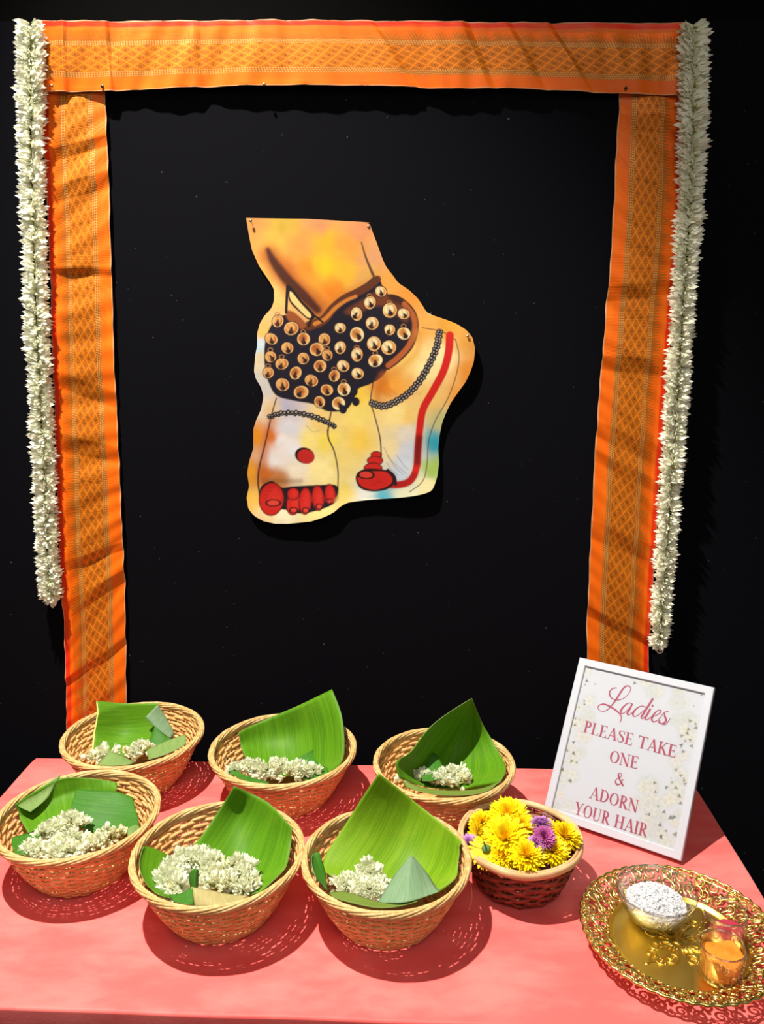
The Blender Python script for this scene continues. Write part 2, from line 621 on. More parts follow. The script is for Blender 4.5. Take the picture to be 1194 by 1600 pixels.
# ================================================================== orange sari borders
def strip(name, label, A, B, folds, seed, y0=0.004, n=420, nc=19, amp=0.0062):
    """A, B: the two long edges as pixel polylines; A carries the red selvage"""
    r = np.random.default_rng(seed)
    a = catmull([at_y(*p, WALL_Y) for p in A], n)
    bb = catmull([at_y(*p, WALL_Y) for p in B], n)
    mid = (a + bb) / 2
    L = np.concatenate([[0], np.cumsum(np.linalg.norm(np.diff(mid, axis=0), axis=1))])
    # crease profile along the length
    ks = np.concatenate([[0], np.array(folds), [1]]) * L[-1]
    hs = [0.001]
    med = np.median(np.diff(ks))
    for q in np.diff(ks):
        hs.append(min(hs[-1] + q * r.uniform(0.05, 0.13), amp) if q >= med or hs[-1] < 0.002 else r.uniform(0.0005, 0.0015))
    V, UV = [], []
    for j in range(nc):
        t = (0, .006, .012)[j] if j < 3 else ((1, .994, .988)[nc - 1 - j] if j > nc - 4 else (j - 2) / (nc - 5))
        prof = np.interp(L + 0.012 * (t - 0.5) * math.sin(seed), ks, hs)
        prof = prof + 0.0012 * np.sin(L * 60 + 5 * t + seed) + 0.0007 * np.sin(L * 170 + 9 * t)
        P = a * (1 - t) + bb * t
        P = P + 0
        P[:, 1] = WALL_Y - y0 - prof - 0.0015 * math.sin(t * math.pi)
        # frayed wavering edges
        if j in (0, nc - 1):
            P[:, 0] += 0.0006 * np.sin(L * 90 + seed)
            P[:, 2] += 0.0006 * np.sin(L * 75 + seed)
        V.append(P)
        UV.append(np.stack([np.full(n, t), L], -1))
    V = np.array(V).transpose(1, 0, 2).reshape(-1, 3)
    UV = np.array(UV).transpose(1, 0, 2).reshape(-1, 2)
    o = solo(name, V, grid_faces(n, nc), M['sari'], label, 'sari border', 'orange sari borders framing the backdrop', uv=UV)
    sm = o.modifiers.new('thickness', 'SOLIDIFY')
    sm.thickness = 0.0006
    sm.offset = 0
    return o

pxf = lambda ys, y0, y1: [(y - y0) / (y1 - y0) for y in ys]
strip('sari_border', 'orange and gold woven sari border hanging down the left side',
      [(69, 142), (75, 300), (82, 450), (88, 650), (95, 850), (103, 1000), (108, 1165)],
      [(166, 142), (171, 250), (176, 400), (183, 600), (190, 750), (195, 860), (198, 950), (201, 1165)],
      pxf([212, 228, 262, 285, 385, 395, 420, 455, 550, 575, 640, 668, 700, 822, 838, 880, 905, 1003, 1012, 1060], 142, 1165), 3)
strip('sari_border', 'orange and gold woven sari border hanging down the right side',
      [(1064, 145), (1062, 300), (1052, 450), (1036, 650), (1023, 850), (1013, 1000), (1010, 1090)],
      [(967, 145), (960, 250), (952, 400), (940, 550), (930, 680), (921, 850), (916, 960), (915, 1090)],
      pxf([175, 200, 262, 300, 410, 432, 520, 545, 640, 668, 690, 710, 800, 830, 905, 950, 968, 1010], 145, 1090), 5)
strip('sari_border', 'orange and gold woven sari border running across the top',
      [(66, 36), (200, 38), (400, 37), (620, 38), (800, 40), (1063, 41)],
      [(69, 147), (160, 147), (250, 143), (400, 138), (600, 139), (700, 143), (800, 142), (960, 150), (1063, 153)],
      pxf([103, 110, 172, 178, 305, 318, 400, 480, 612, 620, 670, 740, 752, 815, 825, 885, 893, 965, 1010], 66, 1063), 9, y0=0.0105, n=420)

# ------------------------------------------------------------------ pins
def pin(px, py, dark, label, y=None):
    y = WALL_Y - 0.0185 if y is None else y
    c = at_y(px, py, y)
    t = thing('push_pin', label, 'pin', c, 'pins holding the decorations')
    v, f = lathe([(0.0001, 0), (0.0026, 0.0002), (0.0026, 0.0012), (0.0015, 0.0022), (0.0001, 0.0024)], 14)
    v = v[:, [0, 2, 1]] * [1, -1, 1]
    part('pin_head', v, f, M['pin_black' if dark else 'pin_steel'], t, world=False)
    part('pin_shaft', *tube([(0, 0, 0), (0, WALL_Y - y + 0.006, 0)], 0.0004, 6), M['pin_steel'], t, world=False)
pin(160, 135, True, 'dark pin in the top border above the left strip inner edge')
pin(81, 134, False, 'pale pin in the top border beside the left flower garland')
pin(978, 138, True, 'dark pin in the top border above the right strip inner edge')
pin(413, 132, False, 'small pin at the lower edge of the top border left of its middle')

# ================================================================== jasmine flowers
def flower_mesh(name, kind, seed):
    r = np.random.default_rng(seed)
    mb = MB()
    # stalk tube along +z
    mb.tube([(0, 0, 0), (0, 0, 0.006)], [0.0010, 0.0013], 5)
    n = {'open': 7, 'bud': 4}[kind]
    for layer in range(2 if kind == 'open' else 1):
        for i in range(n if layer == 0 else 4):
            a = 2 * math.pi * (i + 0.5 * layer) / (n if layer == 0 else 4) + r.uniform(-.25, .25)
            L = (0.0135 if kind == 'open' else 0.010) * r.uniform(0.85, 1.15)
            el = r.uniform(0.35, 0.80) if layer == 0 else r.uniform(0.05, 0.3)
            if kind == 'bud':
                el = 0.10
            wd = 0.0030 if kind == 'open' else 0.0036
            d = np.array([math.cos(a) * math.sin(el), math.sin(a) * math.sin(el), math.cos(el)])
            sd = np.array([-math.sin(a), math.cos(a), 0])
            nn = np.cross(sd, d)
            p0 = np.array([0, 0, 0.0045])
            pts = [p0]
            for t, wv, lift in ((0.45, 1.0, 0.0), (0.78, 0.8, 0.0004)):
                c = p0 + d * L * t
                pts += [c - sd * wd * wv / 1.0, c + nn * (0.0011 - lift), c + sd * wd * wv / 1.0]
            pts.append(p0 + d * L - nn * 0.001)
            mb.add(pts, [(0, 1, 2), (0, 2, 3), (1, 4, 5, 2), (2, 5, 6, 3), (4, 7, 5), (5, 7, 6)])
    return mk(name, mb.V(), mb.f, M['jasmine_cream' if seed % 3 == 2 and kind == 'bud' else 'jasmine'], smooth=True)

def fan_mesh(name, seed):
    """bunch of long jasmine petals all pointing one way, as they are tied side by side along a garland (x)"""
    r = np.random.default_rng(seed)
    mb = MB()
    for i in range(14):
        q = (i + r.uniform(-.4, .4)) / 13 * 2 - 1
        p0 = np.array([q * 0.0065, r.uniform(-.002, .002), r.uniform(-.002, .002)])
        tx, ty = q * 0.16 + r.uniform(-.16, .16), (-.5, -.2, .15, .45)[i % 4] + r.uniform(-.12, .12)
        d = np.array([tx, ty, 1.0]); d /= np.linalg.norm(d)
        L = 0.0178 * r.uniform(0.78, 1.12)
        ro = r.uniform(-.9, .9)
        sd = np.array([math.cos(ro), math.sin(ro), 0]); sd -= d * (sd @ d); sd /= np.linalg.norm(sd)
        nn = np.cross(sd, d)
        wd = 0.0030 * r.uniform(.85, 1.15)
        pts = [p0]
        for t, wv, lift in ((0.25, .55, 0.0), (0.68, 1.0, 0.0003)):
            c = p0 + d * L * t
            pts += [c - sd * wd * wv, c + nn * (0.0012 - lift), c + sd * wd * wv]
        pts.append(p0 + d * L - nn * 0.0006)
        mb.add(pts, [(0, 1, 2), (0, 2, 3), (1, 4, 5, 2), (2, 5, 6, 3), (4, 7, 5), (5, 7, 6)])
    return mk(name, mb.V(), mb.f, M['jasmine_fan'], smooth=True)
FAN = [fan_mesh('jasmine_bunch', s) for s in range(11, 17)]
OPEN = [flower_mesh('jasmine_flower', 'open', s) for s in range(1, 6)]
BUD = [flower_mesh('jasmine_bud', 'bud', s) for s in (2, 3, 5)]

def place_flower(parent, pos, direction, scale=1.0, bud=False, name='flower', fan=False, axis=None):
    me = random.choice(FAN if fan else (BUD if bud else OPEN))
    o = link(bpy.data.objects.new(name, me), parent)
    o.location = Vector(np.asarray(pos) - origin(parent))
    q = Vector(direction).normalized().to_track_quat('Z', 'Y')
    o.rotation_mode = 'QUATERNION'
    o.rotation_quaternion = q @ Matrix.Rotation(random.uniform(0, 6.28), 3, 'Z').to_quaternion()
    if axis is not None:
        z = Vector(direction).normalized()
        x = Vector(axis); x = (x - z * x.dot(z)).normalized()
        if random.random() < 0.5: x = -x
        y = z.cross(x)
        o.rotation_quaternion = Matrix(((x.x, y.x, z.x), (x.y, y.y, z.y), (x.z, y.z, z.z))).to_quaternion()
    o.scale = (scale,) * 3
    return o

def wall_garland(label, path, halfw, loop=False):
    P = catmull([at_y(x, y, WALL_Y - 0.024) for x, y in path], 98)
    t = thing('jasmine_garland', label, 'garland', P[-1], 'jasmine garlands beside the sari borders')
    part('garland_string', *tube(P + [0, 0.006, 0], 0.003, 6), M['thread'], t)
    hw = np.interp(np.linspace(0, 1, 98), np.linspace(0, 1, len(halfw)), halfw)
    for i in range(98):
        tan = P[min(i + 1, 97)] - P[max(i - 1, 0)]
        tan = tan / np.linalg.norm(tan)
        for s in (-1, 1):
            d = np.array([s * 1.0, -0.22 + random.uniform(-.25, .2), 0.12 + random.uniform(-.2, .2)])
            sc = hw[i] / 0.0205 * random.uniform(0.95, 1.15)
            place_flower(t, P[i] + [s * 0.002, random.uniform(-.003, .004), random.uniform(-.003, .003)], d, sc, fan=True, axis=tan)
        d = np.array([(-1) ** i * random.uniform(.3, 1.1), -0.9, random.uniform(-.5, .5)])
        place_flower(t, P[i] + [random.uniform(-.003, .003), -0.001, 0], d, random.uniform(0.75, 0.95), bud=(i % 4 == 0), fan=(i % 4 != 0), axis=tan)
    for a in (-.25, 0.12):
        place_flower(t, P[-1], (a, -0.1, -1), 1.05, fan=True, axis=(1, 0, 0))
    return t, P

gl, PL = wall_garland('white jasmine garland hanging left of the orange border',
                      [(49, 44), (48, 120), (49, 200), (53, 350), (58, 500), (63, 600), (68, 700), (72, 800), (76, 880), (79, 930)], [0.0240, 0.0245, 0.0240, 0.0235, 0.0220, 0.0205])
gr, PR = wall_garland('white jasmine garland hanging right of the orange border',
                      [(1084, 48), (1083, 150), (1080, 280), (1070, 420), (1060, 580), (1052, 700), (1042, 850), (1030, 1002)], [0.0255, 0.0255, 0.0240, 0.0235, 0.0225, 0.0205])
place_flower(gl, PL[-1] + [0.001, 0, -0.010], (0.15, -0.1, -1), 1.0, bud=True)
e = PR[-1]
th = np.linspace(-0.6, 5.2, 26)
part('thread_loop', *tube(np.stack([e[0] + 0.003 + 0.006 * np.cos(th + 1.5), np.full(26, e[1]), e[2] - 0.017 + 0.007 * np.sin(th + 1.5)], -1), 0.0012, 6), M['thread'], gr)

# ================================================================== painted feet cut-out
def seg_dist(x, y, pts):
    """distance to a polyline and the position along it 0..1"""
    pts = np.asarray(pts, float)
    best = np.full(x.shape, 1e9)
    tt = np.zeros(x.shape)
    n = len(pts) - 1
    for i in range(n):
        a, b = pts[i], pts[i + 1]
        d = b - a
        t = np.clip(((x - a[0]) * d[0] + (y - a[1]) * d[1]) / (d @ d + 1e-9), 0, 1)
        q = np.hypot(x - a[0] - t * d[0], y - a[1] - t * d[1])
        k = q < best
        best = np.where(k, q, best)
        tt = np.where(k, (i + t) / n, tt)
    return best, tt

def inside(x, y, poly):
    poly = np.asarray(poly, float)
    c = np.zeros(x.shape, bool)
    j = len(poly) - 1
    for i in range(len(poly)):
        xi, yi = poly[i]; xj, yj = poly[j]
        k = ((yi > y) != (yj > y)) & (x < (xj - xi) * (y - yi) / (yj - yi + 1e-12) + xi)
        c ^= k
        j = i
    return c

def sm(a, b, x):
    t = np.clip((x - a) / (b - a), 0, 1)
    return t * t * (3 - 2 * t)

def lin(c):
    c = np.asarray(c, float) / 255
    return np.where(c <= 0.04045, c / 12.92, ((c + 0.055) / 1.055) ** 2.4)

class Canvas:
    """colours of a flat print, evaluated at scattered points"""
    def __init__(s, x, y, base):
        s.x, s.y, s.c = x, y, base
    def sub(s, x0, x1, y0, y1):
        return np.nonzero((s.x > x0) & (s.x < x1) & (s.y > y0) & (s.y < y1))[0]
    def over(s, mask, col, idx=None):
        col = np.asarray(col, float)
        if idx is None:
            s.c = s.c * (1 - mask[:, None]) + col * mask[:, None]
        else:
            s.c[idx] = s.c[idx] * (1 - mask[:, None]) + col * mask[:, None]
    def stroke(s, pts, w0, w1, col, soft=0.8, op=1.0):
        P = catmull(pts, max(24, len(pts) * 5) if len(pts) > 2 else 2)
        g = (12 if callable(w0) else max(w0, w1)) + soft + 1
        i = s.sub(P[:, 0].min() - g, P[:, 0].max() + g, P[:, 1].min() - g, P[:, 1].max() + g)
        if not len(i): return
        d, t = seg_dist(s.x[i], s.y[i], P)
        wd = w0 + (w1 - w0) * t if not callable(w0) else w0(t)
        s.over(op * (1 - sm(wd - soft, wd + soft, d)), col, i)
    def poly(s, pts, col, soft=0.8, op=1.0, smooth=True):
        P = np.asarray(pts, float)
        if smooth:
            k = len(P)
            P = catmull(np.concatenate([P[-1:], P, P[:2]]), (k + 1) * 8 + 1)[8:-8]
            P = P[:-1] if np.allclose(P[0], P[-1]) else P
        g = soft + 1
        i = s.sub(P[:, 0].min() - g, P[:, 0].max() + g, P[:, 1].min() - g, P[:, 1].max() + g)
        if not len(i): return
        x, y = s.x[i], s.y[i]
        ins = inside(x, y, P)
        d, _ = seg_dist(x, y, np.concatenate([P, P[:1]]))
        s.over(op * (1 - sm(-soft, soft, np.where(ins, -d, d))), col, i)
    def ell(s, cx, cy, rx, ry, col, rot=0, soft=0.8, op=1.0, ring=None):
        g = max(rx, ry) * (1 + soft / min(rx, ry)) + (ring or 0) + soft + 1
        i = s.sub(cx - g, cx + g, cy - g, cy + g)
        if not len(i): return
        dx, dy = s.x[i] - cx, s.y[i] - cy
        c, q = math.cos(rot), math.sin(rot)
        u, v = (dx * c + dy * q) / rx, (-dx * q + dy * c) / ry
        r = (np.hypot(u, v) - 1) * min(rx, ry)
        if ring:
            s.over(op * (1 - sm(ring - soft, ring + soft, np.abs(r))), col, i)
        else:
            s.over(op * (1 - sm(-soft, soft, r)), col, i)

def vnoise(x, y, sc, seed):
    r = np.random.default_rng(seed)
    T = r.random((64, 64))
    u, v = x / sc, y / sc
    i, j = np.floor(u).astype(int), np.floor(v).astype(int)
    fu, fv = u - i, v - j
    fu, fv = fu * fu * (3 - 2 * fu), fv * fv * (3 - 2 * fv)
    g = lambda a, b: T[a % 64, b % 64]
    return (g(i, j) * (1 - fu) + g(i + 1, j) * fu) * (1 - fv) + (g(i, j + 1) * (1 - fu) + g(i + 1, j + 1) * fu) * fv

WASH = [(395, 350, 222, 150, 80), (440, 350, 200, 165, 60), (500, 345, 208, 140, 90), (560, 360, 218, 142, 92), (400, 390, 236, 165, 80), (430, 375, 226, 172, 70),
 (470, 380, 215, 150, 70), (512, 380, 232, 168, 40), (545, 385, 222, 152, 60), (585, 405, 218, 155, 105), (480, 420, 232, 142, 40), (510, 415, 242, 192, 30), (540, 425, 242, 182, 50),
 (520, 455, 228, 132, 30), (450, 420, 210, 128, 50), (575, 430, 220, 165, 85), (415, 430, 236, 182, 90), (430, 452, 246, 196, 110), (605, 440, 236, 162, 70), (640, 462, 232, 150, 58),
 (405, 560, 222, 205, 165), (402, 545, 198, 218, 232), (410, 520, 246, 190, 100), (412, 600, 205, 200, 195), (660, 510, 236, 170, 80), (700, 508, 228, 162, 58), (735, 530, 216, 150, 58),
 (730, 580, 222, 140, 48), (715, 620, 226, 150, 58), (640, 560, 242, 202, 110), (620, 600, 235, 160, 58), (602, 605, 218, 128, 30), (665, 575, 248, 224, 155), (690, 560, 250, 232, 170),
 (675, 620, 238, 195, 110), (620, 650, 246, 222, 140), (640, 680, 228, 218, 202), (610, 700, 238, 218, 160), (625, 740, 190, 202, 218), (640, 650, 242, 202, 112), (690, 660, 195, 192, 130),
 (682, 690, 50, 168, 190), (677, 730, 160, 190, 90), (665, 760, 236, 226, 170), (600, 776, 88, 178, 200), (570, 772, 232, 232, 222), (635, 772, 225, 225, 190), (560, 645, 240, 216, 112),
 (565, 690, 240, 202, 80), (540, 720, 236, 212, 122), (558, 620, 240, 200, 68), (422, 640, 228, 195, 145), (450, 635, 190, 185, 205), (440, 690, 242, 238, 238), (424, 685, 226, 122, 30),
 (416, 740, 204, 112, 40), (480, 690, 246, 226, 130), (510, 690, 240, 216, 90), (500, 735, 252, 236, 160), (460, 735, 246, 236, 212), (432, 752, 195, 125, 62), (400, 680, 236, 150, 30),
 (392, 740, 236, 160, 40), (392, 780, 240, 190, 80), (410, 806, 250, 220, 160), (440, 812, 250, 240, 202), (500, 802, 250, 236, 152), (535, 770, 240, 216, 112), (405, 640, 236, 222, 202), (455, 702, 236, 236, 240), (432, 718, 242, 238, 234), (450, 668, 224, 224, 234), (642, 702, 206, 212, 226), (632, 722, 200, 210, 224), (500, 660, 240, 205, 120)]

def paint_feet(x, y):
    W = np.array(WASH, float)
    wx = x + 9 * (vnoise(x, y, 14, 1) - 0.5)
    wy = y + 9 * (vnoise(x, y, 14, 2) - 0.5)
    d2 = (wx[:, None] - W[:, 0]) ** 2 + (wy[:, None] - W[:, 1]) ** 2 + 12
    wt = d2 ** -1.6
    base = (wt @ lin(W[:, 2:])) / wt.sum(1)[:, None]
    base = base * (0.92 + 0.10 * vnoise(x, y, 11, 3) + 0.06 * vnoise(x * 0.25, y * 3.0, 2.0, 5))[:, None]
    C = Canvas(x, y, base)
    DK, BR, TAN = lin((28, 18, 22)), lin((105, 52, 18)), lin((190, 110, 45))
    # leg shading
    C.stroke([(420, 398), (434, 420), (455, 444), (480, 468), (500, 490)], 15, 18, lin((168, 78, 22)), soft=11, op=0.75)
    C.stroke([(418, 390), (427, 408), (448, 436), (474, 462), (496, 484)], lambda t: 3.5 + 5 * np.sin(t * 2.6), 0, lin((66, 28, 18)), soft=4.0, op=0.95)
    C.stroke([(424, 655), (415, 695), (409, 735), (410, 752)], 6, 8, lin((205, 105, 30)), soft=7, op=0.6)
    C.stroke([(412, 752), (440, 752), (470, 752)], 4, 3, lin((120, 66, 34)), soft=5, op=0.5)
    C.stroke([(565, 379), (571, 400), (579, 420), (586, 436)], 1.0, 2.6, lin((70, 40, 30)), soft=1.2, op=0.9)
    C.stroke([(586, 440), (560, 452), (535, 464), (515, 482)], 7, 9, lin((200, 120, 45)), soft=6, op=0.5)
    # bell anklet: dark pad
    pad = [(447, 492), (430, 500), (418, 520), (413, 545), (414, 575), (420, 598), (432, 618), (458, 626), (490, 632), (512, 643), (540, 641), (553, 624), (560, 608), (577, 601),
           (596, 590), (608, 574), (624, 560), (640, 543), (650, 522), (650, 500), (642, 484), (628, 472), (612, 464), (600, 452), (594, 438), (584, 433), (572, 442), (552, 454), (534, 466), (520, 484), (502, 503), (482, 510), (465, 500)]
    C.poly(pad, lin((24, 20, 36)), soft=1.2)
    # leather bands
    C.stroke([(483, 509), (505, 500), (520, 482), (538, 467), (560, 456), (578, 446), (590, 436)], 7.5, 5.5, lin((96, 48, 24)), soft=1.2)
    C.stroke([(492, 506), (508, 498), (523, 482), (540, 470), (556, 463)], 3.2, 2.5, lin((205, 125, 50)), soft=1.5)
    C.stroke([(596, 470), (612, 466), (630, 474), (645, 492), (648, 515), (640, 540), (622, 560), (606, 572)], 6.5, 6, lin((60, 26, 20)), soft=1)
    C.stroke([(632, 475), (646, 494), (648, 516), (639, 540), (622, 559), (607, 571)], 4.2, 4.2, lin((176, 92, 45)), soft=1.4)
    C.poly([(538, 487), (560, 472), (578, 462), (596, 452), (612, 470), (632, 480), (638, 500), (628, 500), (606, 480), (580, 480), (556, 492)], lin((140, 70, 30)), soft=4, op=0.55)
    C.poly([(447, 486), (460, 488), (478, 506), (470, 514), (450, 500)], lin((150, 78, 36)), soft=2)
    C.poly([(450, 448), (455, 448), (472, 470), (492, 492), (484, 500), (466, 486), (452, 470)], lin((30, 18, 22)), soft=1)
    C.poly([(454, 455), (470, 474), (486, 492), (481, 496), (466, 482), (454, 468)], lin((244, 205, 130)), soft=0.9)
    C.stroke([(449, 447), (448, 465), (447, 488)], 2.2, 2.2, DK, soft=0.8)
    C.stroke([(482, 509), (490, 494), (504, 503)], 2.0, 1.5, DK, soft=0.8)
    # bells
    A = [(218, 558), (280, 592), (188, 640), (336, 640), (432, 643), (262, 682), (185, 722), (397, 688), (335, 730), (445, 715), (505, 590), (505, 680), (237, 755), (412, 765), (300, 797), (175, 795),
         (372, 832), (518, 765), (582, 712), (580, 525), (582, 620), (642, 473), (692, 422), (652, 568), (733, 508), (797, 525), (733, 598), (798, 615), (660, 662), (728, 680), (667, 740), (585, 800),
         (240, 850), (478, 810), (325, 885), (443, 875), (522, 872), (410, 930), (497, 938)]
    bells = [(360 + p * .34, 312 + q * .34) for p, q in A]
    r = np.random.default_rng(4)
    for k, (bx, by) in enumerate(bells):
        ro = r.uniform(-0.5, 0.5)
        R = 10.2 * r.uniform(0.84, 1.1)
        cream = lin((246, 226, 175)) if bx > 525 else lin((226, 168, 98))
        gold = lin((206, 138, 66)) if bx > 525 else lin((182, 106, 50))
        if r.random() < 0.3: cream, gold = gold, cream
        qx, qy = r.uniform(.82, 1.06), r.uniform(.85, 1.12)
        C.ell(bx, by, R * qx + 1.3, R * qy + 1.0, DK, ro, 0.8)
        C.ell(bx, by, R * qx, R * qy * 0.95, gold, ro, 0.8)
        C.ell(bx - 1.8, by - 1.6, R * qx * 0.68, R * qy * 0.66, cream, ro + .6, 2.0)
        C.ell(bx, by, R * qx - 0.8, R * qy - 1.2, lin((250, 215, 150)), ro, 0.7, op=0.75, ring=0.55)
        sl = r.uniform(-.9, .9)
        sx, sy = bx + R * 0.30 * math.sin(sl), by + R * 0.30 * math.cos(sl)
        C.ell(sx, sy, R * 0.20, R * r.uniform(.42, .62), DK, -sl * .8, 0.7)
        C.ell(sx + R * .1 * math.sin(sl), sy + R * 0.22, R * 0.40, R * 0.30, DK, ro - sl, 0.8)
        C.ell(bx - R * .15, by + R * .1, R * .95, R * .2, lin((120, 66, 30)), ro + 1.2, 1.2, op=0.35)
        if k % 3 == 0: C.ell(bx - 0.5, by - R - 1.0, 3.6, 3.0, lin((170, 115, 60)), ro, 0.6, ring=0.6)
    # scalloped lower edge of the pad
    for p in [(553, 612), (556, 628), (536, 640)]:
        C.ell(*p, 6, 7, lin((24, 20, 36)))
    # right heel: brown shading below the band
    C.stroke([(600, 588), (592, 606), (590, 625), (600, 632)], 7, 6, lin((190, 100, 28)), soft=7, op=0.55)
    C.stroke([(655, 520), (652, 548), (632, 570), (610, 588)], 6, 5, lin((215, 150, 60)), soft=6, op=0.5)
    for i in range(12):
        sx = 600 + i * 5
        C.stroke([(sx, 612 + (i % 3) * 3), (sx + 4, 622 - i)], 0.5, 0.4, lin((150, 90, 35)), soft=0.7, op=0.5)
    # foot outlines
    OUT = lin((62, 40, 40))
    C.stroke([(432, 622), (424, 650), (415, 690), (405, 730), (403, 755), (406, 775)], 1.0, 1.6, OUT, op=0.9)
    C.stroke([(517, 645), (513, 668), (513, 685), (522, 705), (528, 735), (528, 765)], 1.4, 1.0, OUT, op=0.9)
    C.stroke([(511, 672), (515, 690), (521, 702)], 0.9, 0.8, OUT, op=0.6)
    C.stroke([(583, 598), (579, 628), (584, 645), (594, 685), (596, 722)], 1.0, 1.2, OUT, op=0.9)
    C.stroke([(712, 531), (717, 556), (713, 585), (700, 622), (680, 658), (670, 690), (667, 728), (660, 752), (640, 768)], 0.8, 0.8, OUT, op=0.8)
    C.stroke([(660, 512), (690, 518), (712, 531)], 0.8, 0.8, OUT, op=0.8)
    for q in ([(600, 700), (612, 720), (635, 740)], [(605, 712), (618, 730), (630, 742)], [(620, 712), (632, 728), (640, 735)], [(604, 722), (612, 735), (622, 742)]):
        C.stroke(q, 0.6, 0.4, lin((120, 100, 90)), soft=0.7, op=0.6)
    C.stroke([(478, 665), (490, 675), (500, 672)], 0.5, 0.4, lin((120, 100, 60)), soft=0.7, op=0.5)
    # henna stripe on the side of the foot
    RED = lin((206, 30, 22))
    C.stroke([(703, 524), (701, 550), (693, 580), (676, 612), (661, 640), (656, 670), (653, 705), (651, 730), (642, 750), (625, 757), (606, 757)], 6.2, 5.2, RED, soft=1.2)
    C.stroke([(655, 685), (653, 705), (652, 722)], 5.2, 5.2, lin((70, 12, 16)), soft=5, op=0.75)
    C.stroke([(648, 742), (635, 754), (612, 758)], 4.5, 5.2, lin((130, 14, 14)), soft=4, op=0.6)
    # chains of small rings
    def chain(pts, n, r0, rows):
        P = catmull(pts, n)
        T = np.gradient(P, axis=0)
        N = np.stack([-T[:, 1], T[:, 0]], -1) / (np.linalg.norm(T, axis=1)[:, None] + 1e-9)
        C.stroke(pts, r0 * rows, r0 * rows, lin((95, 80, 80)), soft=1, op=0.75)
        for k in range(n):
            for q in range(rows):
                p = P[k] + N[k] * ((q - (rows - 1) / 2) * r0 * 2 + (0.6 if k % 2 else -0.6))
                C.ell(p[0], p[1], r0, r0, lin((176, 164, 150)), 0, 0.5)
                C.ell(p[0], p[1], r0, r0, lin((22, 18, 28)), 0, 0.5, ring=1.0)
    chain([(421, 651), (440, 645), (465, 645), (490, 650), (508, 658), (523, 666)], 22, 2.6, 1)
    chain([(421, 653), (440, 648), (465, 648), (490, 654), (508, 661), (522, 668)], 20, 1.6, 1)
    chain([(687, 518), (683, 540), (673, 565), (658, 592), (640, 613), (618, 628), (598, 635), (580, 630)], 40, 2.3, 2)
    # red mark on the foot
    C.ell(476, 712, 15.5, 12.5, lin((30, 12, 16)), 0.3, 1)
    C.ell(478, 713.5, 13.5, 11, lin((190, 38, 32)), 0.3, 1)
    # toes, left foot
    C.poly([(406, 764), (424, 752), (440, 762), (460, 760), (500, 758), (524, 758), (529, 768), (522, 786), (500, 796), (470, 802), (442, 796), (410, 796)], lin((28, 14, 26)), soft=1.2)
    toes = [(424, 780, 19, 25, 0.05), (459, 787, 11, 17, 0.15), (458, 772, 9, 9, 0.2), (477, 783, 9.5, 20, 0.02), (497, 778, 9, 19, -0.1), (516, 772, 8, 15, -0.15)]
    for (tx, ty, rx, ry, ro) in toes:
        C.ell(tx, ty, rx + 1, ry + 1, lin((60, 10, 12)), ro, 0.9)
        C.ell(tx, ty, rx - 0.5, ry - 0.5, lin((196, 32, 24)), ro, 1.2)
        C.ell(tx + rx * 0.2, ty - ry * 0.1, rx * 0.5, ry * 0.55, lin((222, 52, 38)), ro, 4, op=0.6)
    for (tx, ty, rx, ry) in [(427, 786, 11, 5), (459, 797, 6, 4), (478, 797, 5, 4), (499, 791, 5, 4), (515, 783, 4, 3.5)]:
        C.ell(tx, ty, rx, ry, lin((214, 62, 46)), 0, 0.8)
        C.ell(tx, ty, rx, ry, lin((48, 8, 12)), 0, 0.6, ring=0.8)
    # toes, right foot
    for (tx, ty, rx, ry) in [(588, 711, 8, 5), (586, 720, 12, 6.5), (583, 732, 14, 8)]:
        C.ell(tx, ty, rx + 1, ry + 1, lin((48, 8, 12)), 0, 0.8)
        C.ell(tx, ty, rx - .4, ry - .4, lin((198, 32, 24)), 0, 1)
    C.poly([(556, 744), (570, 733), (600, 734), (615, 740), (618, 752), (606, 764), (582, 768), (562, 762)], lin((40, 8, 12)), soft=1)
    C.poly([(559, 746), (572, 738), (600, 737), (611, 744), (612, 754), (600, 762), (582, 765), (564, 759)], lin((198, 32, 24)), soft=1.2)
    C.ell(572, 742, 12, 6, lin((212, 58, 44)), 0.05, 0.8)
    C.ell(572, 742, 12, 6, lin((40, 8, 12)), 0.05, 0.6, ring=1.0)
    C.stroke([(606, 735), (616, 745), (618, 756)], 2.6, 2.6, lin((35, 8, 16)), soft=1)
    for k in range(90):
        a, q = r.uniform(0, 6.28), r.uniform(0, 1)
        tx, ty = r.choice([424, 424, 477, 590]), 0
        tx, ty = (tx + 13 * q * math.cos(a), (780 if tx < 560 else 752) + 14 * q * math.sin(a) * (1 if tx < 560 else 0.5))
        C.stroke([(tx, ty), (tx + 2, ty + 0.5)], 0.4, 0.3, lin((150, 14, 12)), soft=0.5, op=0.6)
    return np.clip(C.c * 0.80, 0.003, 1)

